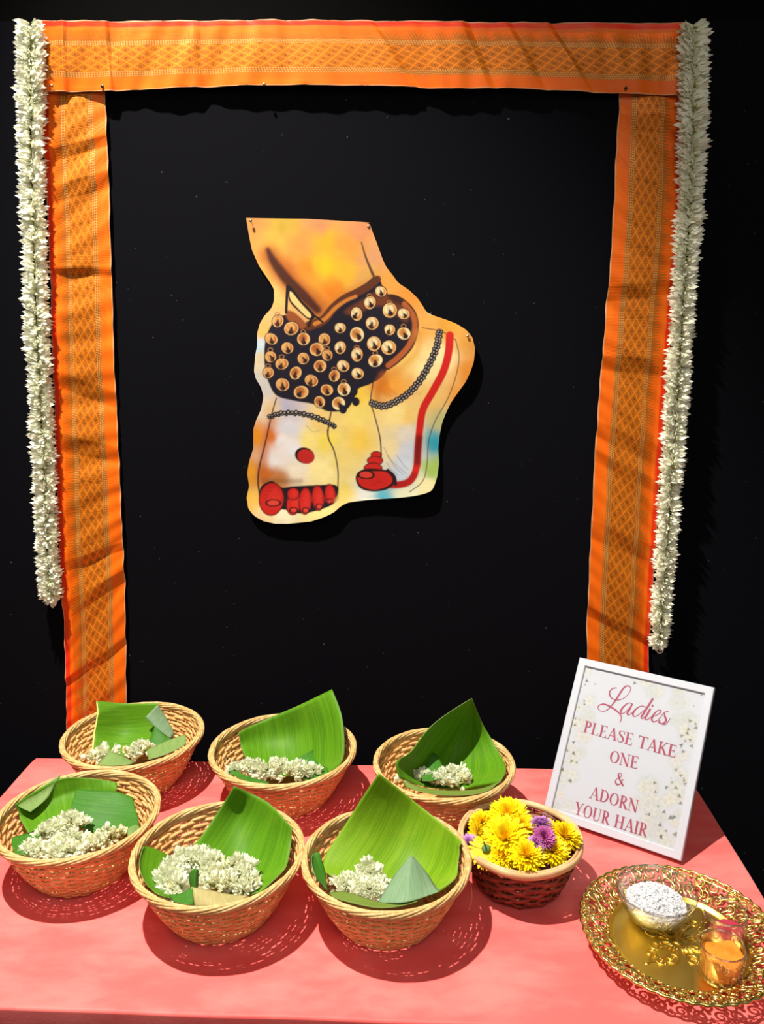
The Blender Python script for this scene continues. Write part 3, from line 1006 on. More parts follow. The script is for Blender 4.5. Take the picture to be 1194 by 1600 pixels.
CUT_L = [(340, 384), (365, 388), (390, 393), (415, 404), (440, 421), (452, 428), (470, 428), (482, 424), (492, 414), (505, 406), (520, 402), (540, 402), (555, 399), (580, 397), (592, 400), (605, 408),
         (620, 412), (640, 408), (655, 401), (670, 396), (700, 396), (722, 389), (740, 386), (760, 389), (778, 385), (795, 388), (806, 397), (814, 412), (818, 430)]
CUT_R = [(340, 480), (342, 520), (344.5, 577), (360, 582), (380, 589), (405, 598), (418, 604), (430, 614), (442, 622), (452, 638), (465, 652), (475, 659), (490, 668), (497, 690), (505, 712), (515, 728), (527, 738),
         (545, 742), (565, 740), (580, 735), (597, 727), (615, 714), (630, 704), (645, 697), (660, 691), (680, 687), (700, 685), (725, 686), (745, 683), (757, 679), (767, 674), (773, 655), (777, 630), (780, 590), (781.5, 556), (784, 545),
         (790, 533), (800, 522), (808, 505), (814, 486), (818, 450)]

def cut_y(px, py):
    """paper stands off the backdrop, its lower corners curl forward"""
    o = 0.006 + 0.012 * sm(700, 800, py) * sm(560, 690, px) + 0.006 * sm(760, 820, py) + 0.003 * np.sin(px * 0.02) * np.sin(py * 0.013) + 0.005 * sm(690, 745, px) * sm(480, 540, py)
    return WALL_Y - o

def make_cutout():
    nr, nc = 600, 440
    ys = np.linspace(340, 818, nr)
    l = np.interp(ys, *np.array(CUT_L).T)
    r = np.interp(ys, *np.array(CUT_R).T)
    # soften the piecewise outline
    k = np.ones(9) / 9
    l2, r2 = l.copy(), r.copy()
    l2[8:-8] = np.convolve(l, k, 'same')[8:-8]
    r2[8:-8] = np.convolve(r, k, 'same')[8:-8]
    t = np.linspace(0, 1, nc)
    px = l2[:, None] * (1 - t) + r2[:, None] * t
    # the top edge dips slightly towards the right
    py = ys[:, None] + np.clip(1 - (ys[:, None] - 340) / 40, 0, 1) * (3.5 * (px - 384) / 193) - 0
    px, py = px.ravel(), py.ravel()
    Y = cut_y(px, py)
    X_ = (px - 597) / FPX
    U = (800 - py) / FPX
    c, s = math.cos(PITCH), math.sin(PITCH)
    d = np.stack([X_, c + U * s, -s + U * c], -1)
    V = CAM + d * (WALL_Y - 0.008) / d[:, 1:2]      # flat sheet first, then its curl
    V[:, 1] = Y
    col = paint_feet(px, py)
    base = at_y(520, 818, WALL_Y)
    root = thing('foot_cutout', "cut-out painting of a dancer's two feet with ankle bells and red toes", 'cutout', base)
    part('print', V, grid_faces(nr, nc, True), M['print'], root, colors=col)
    # paper backing with an edge
    st_r, st_c = 8, 20
    G = V.reshape(nr, nc, 3)[::st_r][:, ::st_c] if False else V.reshape(nr, nc, 3)[np.linspace(0, nr - 1, 120).astype(int)][:, np.linspace(0, nc - 1, 24).astype(int)]
    a = G.reshape(-1, 3) + [0, 0.0004, 0]
    b2 = a + [0, 0.0012, 0]
    n1, n2 = 120, 24
    F = grid_faces(n1, n2, True) + [tuple(i + n1 * n2 for i in f) for f in grid_faces(n1, n2)]
    rim = [i for i in range(n2)] + [i * n2 + n2 - 1 for i in range(1, n1)] + [(n1 - 1) * n2 + j for j in range(n2 - 2, -1, -1)] + [i * n2 for i in range(n1 - 2, 0, -1)]
    for i in range(len(rim)):
        p, q = rim[i], rim[(i + 1) % len(rim)]
        F.append((p, q, q + n1 * n2, p + n1 * n2))
    part('backing', np.concatenate([a, b2]), F, M['paper'], root)
make_cutout()
pin(392, 345, False, 'pin at the top left corner of the painted feet cut-out', WALL_Y - 0.008)
pin(576, 354, False, 'pin at the top right corner of the painted feet cut-out', WALL_Y - 0.008)
pin(731, 525, False, 'pin at the heel edge of the painted feet cut-out', WALL_Y - 0.013)

# ================================================================== baskets
BH = 0.092
def bowl_r(h, R=0.118, R0=0.064, H=BH):
    t = np.clip(np.asarray(h, float) / H, 0, 1)
    return R0 + (R - R0) * t ** 0.72

def make_basket(name, R, R0, H, rows, stakes, mw, mr, seed, plump=1.0):
    r = np.random.default_rng(seed)
    root = thing(name, 'basket', 'basket', (0, 0, 0))
    prof = lambda h: bowl_r(h, R, R0, H)
    mb = MB()
    n = stakes * 4
    th = np.linspace(0, 2 * np.pi, n, endpoint=False)
    # arc-length spacing of the woven rows
    hh = np.linspace(0.003, H - 0.004, 300)
    rr = prof(hh)
    s = np.concatenate([[0], np.cumsum(np.hypot(np.diff(hh), np.diff(rr)))])
    for i in range(rows):
        h = np.interp((i + 0.5) / rows * s[-1], s, hh)
        dh = s[-1] / rows
        slope = (prof(min(h + .002, H)) - prof(max(h - .002, 0))) / (min(h + .002, H) - max(h - .002, 0))
        tv = np.array([slope, 1.0]); tv /= np.linalg.norm(tv)
        nv = np.array([tv[1], -tv[0]])
        gap = 1.18 if i < rows * 0.6 else (1.14 if i % 4 else 1.0)
        amp = 0.0013 * plump
        w = amp * np.cos(th * stakes / 2 + math.pi * i) + 0.0003 * np.sin(th * 7 + i)
        wob = 0.0008 * np.sin(th * 3 + i * 1.7) + 0.0004 * np.sin(th * 11 + i * 2.1)
        hw = dh * gap / 2 * (1 + 0.12 * np.sin(th * 5 + i * 2.3))
        ring = []
        for (a, b) in ((-1, -.5), (-.6, 1), (.6, 1), (1, -.5), (0, -1)):
            rad = prof(h) + (w + b * 0.0011) * nv[0] + (a * hw + wob) * tv[0]
            z = h + (w + b * 0.0011) * nv[1] + (a * hw + wob) * tv[1]
            ring.append(np.stack([rad * np.cos(th), rad * np.sin(th), z], -1))
        v = np.stack(ring, 1).reshape(-1, 3)
        f = []
        for k in range(n):
            j = (k + 1) % n
            for a in range(5):
                b = (a + 1) % 5
                f.append((k * 5 + a, k * 5 + b, j * 5 + b, j * 5 + a))
        mb.add(v, f)
    o = mb.part('woven_side', mw, root, world=False)
    o['kind'] = 'stuff'
    mb = MB()
    for k in range(stakes):
        a = 2 * math.pi * k / stakes
        hs = np.linspace(0.002, H - 0.002, 8)
        mb.tube(np.stack([prof(hs) * math.cos(a), prof(hs) * math.sin(a), hs], -1), 0.0013, 5)
    o = mb.part('stakes', mw, root, world=False)
    o['kind'] = 'stuff'
    # base
    v, f = lathe([(0.0001, 0.0015), (R0 * 0.6, 0.0012), (R0 + 0.001, 0.0), (R0 + 0.003, 0.003), (R0 - 0.002, 0.005), (0.0001, 0.0045)], 56)
    part('base', v, f, mw, root, world=False)
    return root

def wound_rim(root, R, H, mr, strands=7, turns=4, rr=0.0038, sr=0.0022):
    mb = MB()
    n = 260
    th = np.linspace(0, 2 * np.pi, n, endpoint=False)
    for k in range(strands):
        ph = 2 * math.pi * k / strands + th * turns
        rad = R + rr * np.cos(ph) * 0.9
        z = H + rr * 0.85 * np.sin(ph) + 0.0006 * np.sin(th * 4 + k)
        mb.tube(np.stack([rad * np.cos(th), rad * np.sin(th), z], -1), sr * (1 + 0.15 * math.sin(k * 2.1)), 5, closed=True)
    return mb.part('rim', mr, root, world=False)

proto = make_basket('wicker_basket', 0.118, 0.064, BH, 18, 34, M['wicker'], M['wicker_rim'], 1)
wound_rim(proto, 0.1185, BH, M['wicker_rim'])
BASK = {  # centre, rim scale, turn, label
 1: (-0.443, 1.306, 1.000, 0.3, 'tan wicker basket in front of the foot of the left orange strip'),
 2: (-0.170, 1.256, 1.025, 1.1, 'tan wicker basket at the back below the painted feet, long row of jasmine inside'),
 3: (0.103, 1.209, 0.955, 2.0, 'tan wicker basket just behind the basket of yellow flowers'),
 4: (-0.451, 1.064, 0.960, 2.9, 'tan wicker basket at the far left edge, heaped with loose jasmine'),
 5: (-0.225, 0.974, 0.962, 3.7, 'tan wicker basket at the front with a horseshoe of jasmine'),
 6: (0.006, 0.962, 0.938, 4.4, 'tan wicker basket at the front under the largest upright leaf'),
}
for i, (x, y, s, rz, lab) in BASK.items():
    o = proto if i == 1 else copy_tree(proto)
    o.location = (x, y, TZ)
    o.rotation_euler.z = rz
    o.scale = (s, s, 1.0)
    tag(o, lab, 'basket', 'tan wicker baskets of jasmine')
    BASK[i] = (x, y, s, o)
# loose fibre on the rim of basket 6
p0 = on_z(733, 1368, TZ + 0.088)
fib = catmull([p0, p0 + [0.003, -0.004, -0.014], p0 + [0.004, -0.006, -0.030], p0 + [0.0, -0.008, -0.046]], 14)
fo = part('loose_fibre', *tube(fib, 0.0004, 4), M['wicker_rim'], None)
fo.parent = BASK[6][3]
fo.matrix_parent_inverse = (Matrix.Translation((BASK[6][0], BASK[6][1], TZ)) @ Matrix.Rotation(4.4, 4, 'Z') @ Matrix.Diagonal((BASK[6][2], BASK[6][2], 1, 1))).inverted()

def keep_in(V, bi, clear=0.0045):
    x, y, s, _ = BASK[bi]
    V = V.copy()
    h = V[:, 2] - TZ
    V[:, 2] = np.maximum(V[:, 2], TZ + 0.0085)
    h = V[:, 2] - TZ
    low = h < BH + 0.15
    R = bowl_r(h) * s - clear - 0.0045 * sm(BH - 0.03, BH - 0.006, h) + np.maximum(h - BH - 0.006, 0) * 0.9
    dx, dy = V[:, 0] - x, V[:, 1] - y
    r = np.hypot(dx, dy) + 1e-9
    k = np.where(low & (r > R), R / r, 1.0)
    V[:, 0] = x + dx * k
    V[:, 1] = y + dy * k
    return V

def leafpt(bi, px, py, d):
    """pixel sighting at depth d behind the basket centre, pulled towards the viewer until it lies inside the bowl"""
    if d > 0.5:
        return on_z(px, py, TZ + d - 1)      # given as a height above the table
    x, y, s, _ = BASK[bi]
    Y = y + d
    best = (1e9, None)
    for k in range(160):
        p = at_y(px, py, Y)
        h = p[2] - TZ
        if h > BH + 0.003: return p
        if h > 0.009 and math.hypot(p[0] - x, p[1] - y) < bowl_r(h) * s - 0.005: return p
        e = math.hypot(p[0] - x, p[1] - y) - bowl_r(max(h, 0)) * s + max(0, 0.009 - h) * 3
        if e < best[0]: best = (e, p)
        Y -= 0.0015
    return best[1]

def leaf(bi, label, grid, top, under, nu=22, nv=22, rib=None, swap=False, push=0.0, name='banana_leaf'):
    G = np.array([[leafpt(bi, *p) for p in row] for row in grid])
    A = np.stack([catmull(row, nu) for row in G])               # rows x nu x 3
    Vv = np.stack([catmull(A[:, j], nv) for j in range(nu)], 1)  # nv x nu x 3
    V = Vv.reshape(-1, 3)
    V = keep_in(V, bi)
    for _ in range(3):
        W = V.reshape(nv, nu, 3).copy()
        W[1:-1] = W[1:-1] * 0.5 + (W[:-2] + W[2:]) * 0.25
        W[:, 1:-1] = W[:, 1:-1] * 0.5 + (W[:, :-2] + W[:, 2:]) * 0.25
        V = W.reshape(-1, 3)
    V = keep_in(V, bi)
    V[:, 1] -= push
    W = V.reshape(nv, nu, 3)
    du = np.gradient(W, axis=1); dv = np.gradient(W, axis=0)
    N = np.cross(du, dv).reshape(-1, 3)
    N /= np.linalg.norm(N, axis=1)[:, None] + 1e-12
    if (N * (CAM - V)).sum() < 0: N = -N                          # towards the viewer
    flipN = np.cross(du, dv).reshape(-1, 3)
    front_is_fwd = (flipN * (CAM - V)).sum() > 0
    a, b = V + N * 0.0004, V - N * 0.0004
    k = nu * nv
    F1 = grid_faces(nv, nu, not front_is_fwd)
    F2 = [tuple(i + k for i in f[::-1]) for f in F1]
    F = list(F1) + F2
    midx = [0] * len(F1) + [1] * len(F2)
    rim = list(range(nu)) + [i * nu + nu - 1 for i in range(1, nv)] + [(nv - 1) * nu + j for j in range(nu - 2, -1, -1)] + [i * nu for i in range(nv - 2, 0, -1)]
    for i in range(len(rim)):
        p, q = rim[i], rim[(i + 1) % len(rim)]
        F.append((p, q, q + k, p + k)); midx.append(1)
    uu, vv = np.meshgrid(np.linspace(0, 1, nu), np.linspace(0, 1, nv))
    uv = np.stack([uu, vv], -1).reshape(-1, 2)
    if swap: uv = uv[:, ::-1]
    uv = np.concatenate([uv, uv + 0.37])
    VV = np.concatenate([a, b])
    base = np.array([V[:, 0].mean(), V[:, 1].mean(), V[:, 2].min()])
    mats = [M[top], M[under]]
    if rib is None:
        return solo(name, VV, F, mats, label, 'leaf', 'banana leaf pieces lining the baskets', uv=uv, midx=midx)
    root = thing(name, label, 'leaf', base, 'banana leaf pieces lining the baskets')
    part('blade', VV, F, mats, root, uv=uv, midx=midx)
    E = {'left': W[:, 0], 'right': W[:, -1], 'top': W[0], 'bottom': W[-1]}[rib]
    part('midrib', *tube(E, np.linspace(0.0016, 0.0022, len(E)), 6), M['midrib'], root)
    return root

# basket 1
leaf(1, 'upright bright green banana leaf with pale midrib, in front of the left strip',
     [[(151, 1095, .085), (195, 1099, .100), (247, 1099, .095)],
      [(148, 1140, .07), (195, 1142, .085), (247, 1136, .075)],
      [(144, 1180, .02), (190, 1182, .03), (238, 1172, .03)]], 'leaf', 'leaf_under', rib='left', swap=True)
leaf(1, 'small grey-green folded corner leaning on the right of the back-left basket leaf',
     [[(246, 1101, .080), (258, 1118, .080), (274, 1148, .070)],
      [(227, 1121, .066), (244, 1138, .058), (266, 1154, .055)]], 'leaf_glaucous', 'leaf_under', 12, 8)
leaf(1, 'dark green patch standing in for the shade below the folded corner in the back-left basket',  # shade under the folded corner, put in as a dark green sheet
     [[(242, 1134, .060), (258, 1150, .050), (272, 1156, .050)],
      [(232, 1160, .04), (246, 1166, .03), (262, 1168, .03)]], 'leaf_dark', 'leaf_under', 10, 8)
leaf(1, 'pale rolled leaf strip along the right rim of the back-left basket',
     [[(229, 1172, .0), (252, 1161, .015), (275, 1152, .03), (290, 1148, .035)],
      [(231, 1181, -.02), (255, 1172, -.01), (277, 1162, .01), (291, 1157, .02)],
      [(232, 1187, -.04), (256, 1180, -.03), (277, 1171, -.01), (291, 1162, .01)]], 'leaf_under', 'leaf_glaucous', 14, 10)
leaf(1, 'small olive leaf flap at the front rim of the back-left basket',
     [[(172, 1174, -.045), (185, 1178, -.045), (211, 1191, -.055)],
      [(151, 1196, -.075), (178, 1197, -.085), (205, 1194, -.08)]], 'leaf_under', 'leaf_olive', 12, 8)
# basket 2
leaf(2, 'bright green banana leaf rising to a point at the right, below the painted feet',
     [[(370, 1144, .085), (415, 1124, .100), (465, 1103, .100), (519, 1077, .090)],
      [(376, 1166, .06), (420, 1160, .085), (475, 1150, .085), (535, 1122, .035)],
      [(386, 1190, .02), (425, 1200, .03), (475, 1203, .02), (537, 1186, -.012)],
      [(392, 1202, -.01), (430, 1212, 0), (475, 1214, 0), (514, 1207, -.015)]], 'leaf', 'leaf_under', 30, 22)
leaf(2, 'dark green folded leaf corner beside the jasmine in the back middle basket',
     [[(489, 1171, .045), (493, 1176, .045), (500, 1184, .04)],
      [(452, 1194, .015), (482, 1198, .005), (514, 1205, -.02)],
      [(456, 1212, -.02), (480, 1219, -.04), (506, 1217, -.045)]], 'leaf_dark', 'leaf_under', 14, 12)
leaf(2, 'dark green leaf edge showing at the left of the back middle jasmine row',
     [[(358, 1198, -.02), (385, 1212, -.05), (420, 1222, -.07)],
      [(357, 1207, -.04), (383, 1220, -.07), (420, 1228, -.09)]], 'leaf_dark', 'leaf_olive', 14, 8)
# basket 3
leaf(3, 'tall folded banana leaf with a peaked tip, behind the yellow flower basket',
     [[(737, 1091, .060), (737.5, 1091.5, .060), (738, 1092, .060)],
      [(693, 1119, .042), (722, 1140, .088), (756, 1135, .070)],
      [(664, 1144, .012), (703, 1180, .075), (778, 1168, .060)],
      [(640, 1177, -.018), (690, 1207, .05), (794, 1196, .035)],
      [(618, 1190, -.040), (676, 1222, .02), (790, 1220, -.005)],
      [(624, 1216, -.045), (680, 1232, -.02), (768, 1232, -.03)]], 'leaf', 'leaf_under', 26, 30, swap=False)
leaf(3, 'small dark leaf triangle behind the jasmine in the basket behind the yellow flowers',
     [[(676, 1176, .035), (680, 1178, .035), (684, 1181, .035)],
      [(661, 1209, .0), (676, 1208, .0), (695, 1203, .01)],
      [(660, 1220, -.03), (678, 1220, -.03), (698, 1214, -.01)]], 'leaf_dark', 'leaf_under', 12, 10)
leaf(3, 'olive leaf lip folded over the front rim of the basket behind the yellow flowers',
     [[(628, 1219, -.060), (655, 1229, -.075), (690, 1235, -.085), (731, 1235, -.085), (760, 1230, -.070), (783, 1219, -.050)],
      [(633, 1230, -.070), (660, 1238, -.092), (692, 1243, -.098), (728, 1243, -.098), (762, 1238, -.086), (789, 1229, -.062)]], 'leaf_olive', 'leaf_under', 30, 8, swap=True)
# basket 4
leaf(4, 'green banana leaf with a turned-over corner at the left rim of the far left basket',
     [[(12, 1256, .030), (50, 1235, .075), (95, 1209, .100), (140, 1214, .105), (184, 1222, .100)],
      [(28, 1275, .02), (62, 1264, .05), (104, 1240, .085), (145, 1240, .090), (182, 1236, .085)],
      [(44, 1302, -.01), (72, 1294, .01), (106, 1284, .03), (140, 1280, .065), (175, 1275, .075)]], 'leaf', 'leaf_under', 30, 20)
leaf(4, 'pale underside flap folded forward at the top left of the far left basket',
     [[(14, 1254, .024), (50, 1232, .068), (95, 1208, .094)],
      [(32, 1262, .022), (60, 1251, .050), (85, 1228, .078)],
      [(48, 1269, .020), (62, 1258, .040), (76, 1246, .062)]], 'leaf_under', 'leaf', 16, 12)
leaf(4, 'dark ribbed banana leaf square standing at the back of the far left basket',
     [[(119, 1233, .070), (150, 1235, .072), (182, 1237, .072), (207, 1246, .068)],
      [(112, 1258, .040), (145, 1266, .040), (180, 1270, .040), (214, 1272, .035)],
      [(105, 1280, .015), (140, 1300, .01), (175, 1306, .005), (218, 1294, .005)]], 'leaf_dark', 'leaf_under', 24, 18, swap=True)
leaf(4, 'green leaf end lying at the lower left inside the far left basket',
     [[(18, 1309, -.02), (40, 1303, -.01), (68, 1300, 0)],
      [(19, 1322, -.045), (40, 1320, -.035), (60, 1318, -.03)],
      [(23, 1334, -.07), (38, 1336, -.07), (54, 1335, -.06)]], 'leaf_dark', 'leaf_under', 12, 12)
leaf(4, 'curled leaf strip at the right rim of the far left basket',
     [[(198, 1296, 1.070), (208, 1290, 1.076), (217, 1291, 1.080)],
      [(200, 1309, 1.066), (209, 1304, 1.070), (217, 1299, 1.076)]], 'leaf_under', 'leaf', 10, 8)
# basket 5
leaf(5, 'broad bright green banana leaf standing behind the horseshoe of jasmine',
     [[(366, 1228, .090), (395, 1241, .098), (424, 1258, .078), (456, 1293, .035)],
      [(345, 1262, .085), (375, 1280, .092), (410, 1298, .070), (455, 1318, .022)],
      [(318, 1302, .055), (350, 1326, .055), (390, 1346, .040), (450, 1346, -.004)],
      [(296, 1330, .025), (330, 1360, .01), (370, 1385, -.01), (442, 1362, -.020)],
      [(300, 1350, .0), (330, 1385, -.03), (365, 1402, -.05), (408, 1394, -.05)]], 'leaf', 'leaf_under', 28, 30)
leaf(5, 'darker leaf curling over the left rim of the horseshoe jasmine basket',
     [[(213, 1322, .005), (240, 1325, .02), (271, 1341, .03)],
      [(211, 1345, -.02), (236, 1352, -.01), (262, 1362, 0)],
      [(212, 1362, -.045), (238, 1380, -.045), (260, 1384, -.04)],
      [(232, 1386, -.07), (248, 1398, -.085), (267, 1404, -.08)]], 'leaf', 'leaf_under', 16, 18)
leaf(5, 'pale yellowish leaf flap folded along the front of the horseshoe jasmine basket',
     [[(299, 1386, -.070), (325, 1390, -.072), (355, 1397, -.080), (388, 1400, -.075)],
      [(301, 1402, -.082), (328, 1404, -.090), (356, 1408, -.093), (382, 1405, -.085)],
      [(304, 1416, -.092), (330, 1416, -.100), (358, 1413, -.100), (376, 1410, -.095)]], 'leaf_pale', 'leaf', 18, 10)
leaf(5, 'small dark leaf tube sticking up at the front of the horseshoe jasmine basket',
     [[(295, 1366, -.050), (300, 1359, -.055), (307, 1357, -.060), (310, 1360, -.055)],
      [(296, 1376, -.055), (301, 1373, -.064), (306, 1373, -.066), (310, 1374, -.058)],
      [(298, 1388, -.060), (302, 1390, -.070), (306, 1390, -.072), (309, 1388, -.064)]], 'leaf_dark', 'leaf_under', 12, 10)
leaf(5, 'green leaf fold under the jasmine at the front left of its basket',
     [[(264, 1398, -.075), (285, 1396, -.075), (301, 1384, -.068)],
      [(272, 1409, -.090), (288, 1413, -.096), (303, 1414, -.094)]], 'leaf_dark', 'leaf_under', 10, 8)
# basket 6
leaf(6, 'largest yellow-green banana leaf, standing as a tall diamond in the front right basket',
     [[(592, 1208, .080), (615, 1226, .086), (650, 1254, .090), (690, 1286, .060), (722, 1315, .020)],
      [(568, 1243, .078), (600, 1262, .082), (640, 1288, .082), (680, 1318, .052), (722, 1335, .010)],
      [(541, 1286, .070), (578, 1308, .065), (620, 1332, .060), (665, 1356, .035), (717, 1358, -.005)],
      [(508, 1337, .040), (545, 1356, .025), (590, 1376, .015), (640, 1386, .005), (711, 1374, -.020)],
      [(506, 1362, .015), (540, 1382, -.01), (590, 1398, -.03), (640, 1402, -.035), (690, 1392, -.025)]], 'leaf_yellow', 'leaf_under', 32, 30)
leaf(6, 'dark leaf edge curling over the left rim of the front right basket',
     [[(478, 1341, .0), (487, 1334, .01), (499, 1331, .015)],
      [(482, 1360, -.02), (494, 1356, -.01), (508, 1362, -.005)],
      [(490, 1374, -.045), (502, 1380, -.04), (512, 1392, -.045)]], 'leaf_dark', 'leaf_glaucous', 12, 14)
leaf(6, 'olive leaf lip along the front rim of the front right basket',
     [[(514, 1395, -.060), (538, 1393, -.065), (562, 1400, -.078), (592, 1410, -.086), (622, 1409, -.086), (655, 1400, -.078)],
      [(520, 1403, -.074), (540, 1409, -.088), (565, 1415, -.097), (592, 1419, -.100), (622, 1417, -.098), (652, 1409, -.092)]], 'leaf_olive', 'leaf_under', 26, 8, swap=True)
leaf(6, 'grey-green leaf corner curling up in a triangle in the front right basket',
     [[(641, 1338, -.030), (644, 1338, -.030), (647, 1340, -.030)],
      [(619, 1364, -.045), (640, 1366, -.055), (667, 1364, -.040)],
      [(604, 1388, -.065), (640, 1392, -.080), (680, 1384, -.055)],
      [(590, 1411, -.085), (636, 1410, -.095), (688, 1393, -.070)]], 'leaf_glaucous', 'leaf', 18, 18)

# ------------------------------------------------------------------ strings of jasmine in the baskets
def gajra(bi, label, pts, n, fat=0.013, lift=0.0, cream=0.25, sc=0.95):
    """short string of jasmine: pts are pixel sightings with a height above the table"""
    P = catmull([on_z(px, py, TZ + h) for px, py, h in pts], max(8, n // 5)) if len(pts) > 1 else np.array([on_z(pts[0][0], pts[0][1], TZ + pts[0][2])] * 2) + [[-0.006, 0, 0], [0.006, 0, 0]]
    x, y, s, _ = BASK[bi]
    for p in P:     # stay inside the bowl
        dx, dy = p[0] - x, p[1] - y
        r = math.hypot(dx, dy); R = float(bowl_r(p[2] - TZ)) * s - 0.020
        if r > R: p[0], p[1] = x + dx * R / r, y + dy * R / r
    t = thing('jasmine_string', label, 'flower string', P.mean(0) - [0, 0, 0.012], 'short jasmine strings in the baskets')
    part('string', *tube(P, 0.0016, 5), M['green_thread'], t)
    for i in range(n):
        u = (i + random.random()) / n * (len(P) - 1)
        k = min(int(u), len(P) - 2)
        c = P[k] * (1 - (u - k)) + P[k + 1] * (u - k)
        d = np.array([random.gauss(0, 1), random.gauss(-0.25, 1), random.gauss(0.55, 1)])
        d /= np.linalg.norm(d)
        if d[2] < -0.25: d[2] = -d[2]
        p = c + d * (fat - 0.006) * random.uniform(0.4, 1.0)
        place_flower(t, p, d, sc * random.uniform(0.85, 1.15), bud=random.random() < cream)
    return t

gajra(1, 'jasmine tuft at the left end inside the back-left basket', [(138, 1189, .050), (158, 1181, .050), (170, 1178, .05)], 34)
gajra(1, 'jasmine tuft beside the rolled leaf in the back-left basket', [(199, 1180, .050), (216, 1174, .052), (228, 1172, .05)], 40)
gajra(2, 'jasmine clump at the left end of the row in the back middle basket', [(366, 1208, .060), (385, 1203, .058), (404, 1206, .058)], 56)
gajra(2, 'jasmine clump in the middle of the row in the back middle basket', [(410, 1207, .060), (432, 1203, .060), (448, 1208, .060)], 56)
gajra(2, 'jasmine clump at the right end of the row in the back middle basket', [(452, 1212, .058), (470, 1206, .060), (490, 1209, .056)], 50)
gajra(3, 'low jasmine row at the left in the basket behind the yellow flowers', [(634, 1216, .060), (655, 1219, .060), (680, 1222, .062)], 46)
gajra(3, 'taller jasmine clump in the basket behind the yellow flowers', [(686, 1226, .062), (700, 1216, .066), (714, 1207, .072)], 50, cream=.35)
gajra(3, 'small bud cluster at the right in the basket behind the yellow flowers', [(708, 1228, .064), (730, 1220, .066)], 26, cream=.7)
gajra(4, 'jasmine clump at the upper left of the heap in the far left basket', [(66, 1312, .055), (78, 1303, .058), (90, 1300, .056)], 44)
gajra(4, 'creamy jasmine clump on top of the heap in the far left basket', [(95, 1296, .062), (110, 1287, .066), (124, 1296, .062)], 46, cream=.45)
gajra(4, 'jasmine clump in the middle of the heap in the far left basket', [(84, 1324, .060), (106, 1317, .068), (124, 1312, .066)], 52, cream=.4)
gajra(4, 'spiky jasmine clump lowest at the left in the far left basket', [(50, 1330, .062), (62, 1333, .062), (78, 1336, .064)], 40, cream=.1)
gajra(4, 'jasmine clump at the front of the heap in the far left basket', [(88, 1338, .066), (106, 1332, .068), (122, 1330, .066)], 44)
gajra(4, 'jasmine buds strung to the right of the heap in the far left basket', [(130, 1326, .060), (146, 1320, .060), (160, 1318, .058)], 40, cream=.8)
gajra(4, 'round bud cluster near the curled strip in the far left basket', [(166, 1308, .058), (176, 1304, .060), (192, 1308, .058)], 34, cream=.95)
gajra(5, 'left arm of the jasmine horseshoe in its front basket', [(282, 1400, .070), (268, 1386, .070), (266, 1370, .068), (276, 1356, .066)], 84, cream=.08, sc=1.05)
gajra(5, 'top bend of the jasmine horseshoe in its front basket', [(284, 1350, .066), (302, 1346, .066), (322, 1347, .066), (338, 1355, .066)], 84, cream=.15, sc=1.0)
gajra(5, 'creamy clump inside the jasmine horseshoe', [(316, 1366, .062), (336, 1368, .066), (350, 1366, .064)], 60, cream=.5)
gajra(5, 'right arm of the jasmine horseshoe in its front basket', [(352, 1358, .064), (374, 1360, .066), (390, 1370, .064)], 56, cream=.45)
gajra(5, 'bud row along the pale flap in the horseshoe basket', [(318, 1386, .066), (340, 1388, .068), (360, 1386, .066), (380, 1390, .064)], 60, cream=.6)
gajra(5, 'last tuft of jasmine at the right end of the horseshoe basket', [(372, 1376, .064), (386, 1384, .064), (394, 1390, .062)], 34, cream=.4)
gajra(6, 'jasmine heap in the front right basket beside the grey-green curl', [(546, 1392, .058), (562, 1384, .060), (582, 1380, .060), (594, 1386, .058)], 70, cream=.3)
gajra(6, 'second layer of jasmine at the front of the front right basket', [(562, 1398, .064), (578, 1396, .066), (590, 1399, .064)], 44, cream=.3)
gajra(6, 'lone jasmine flower on top of the front right heap', [(574, 1368, .066), (580, 1362, .070)], 12, cream=.2)
gajra(6, 'dull jasmine tuft at the left of the front right heap', [(534, 1388, .056), (545, 1384, .058)], 22, cream=.6)

# ================================================================== basket of chrysanthemums
YB = (0.201, 1.035)
yb = make_basket('brown_basket', 0.0850, 0.056, 0.074, 9, 22, M['wicker_brown'], None, 5, 1.5)
mbr = MB()
n = 120
th = np.linspace(0, 2 * np.pi, n, endpoint=False)
for k, (ro, zo, sz) in enumerate(((0.002, 0.0, 1.0), (-0.0025, 0.001, 0.8))):
    rad = 0.0860 + ro + 0.0006 * np.sin(th * 6 + k)
    mbr.tube(np.stack([rad * np.cos(th), rad * np.sin(th), 0.074 + zo + 0.0008 * np.sin(th * 5)], -1), 0.0055 * sz, 8, closed=True, flat=(0.55, 1.0))
mbr.part('rim', M['cane_rim'], yb, world=False)
yb.location = (YB[0], YB[1], TZ)
tag(yb, 'small dark brown basket with pale cane rim, full of yellow flowers', 'basket')

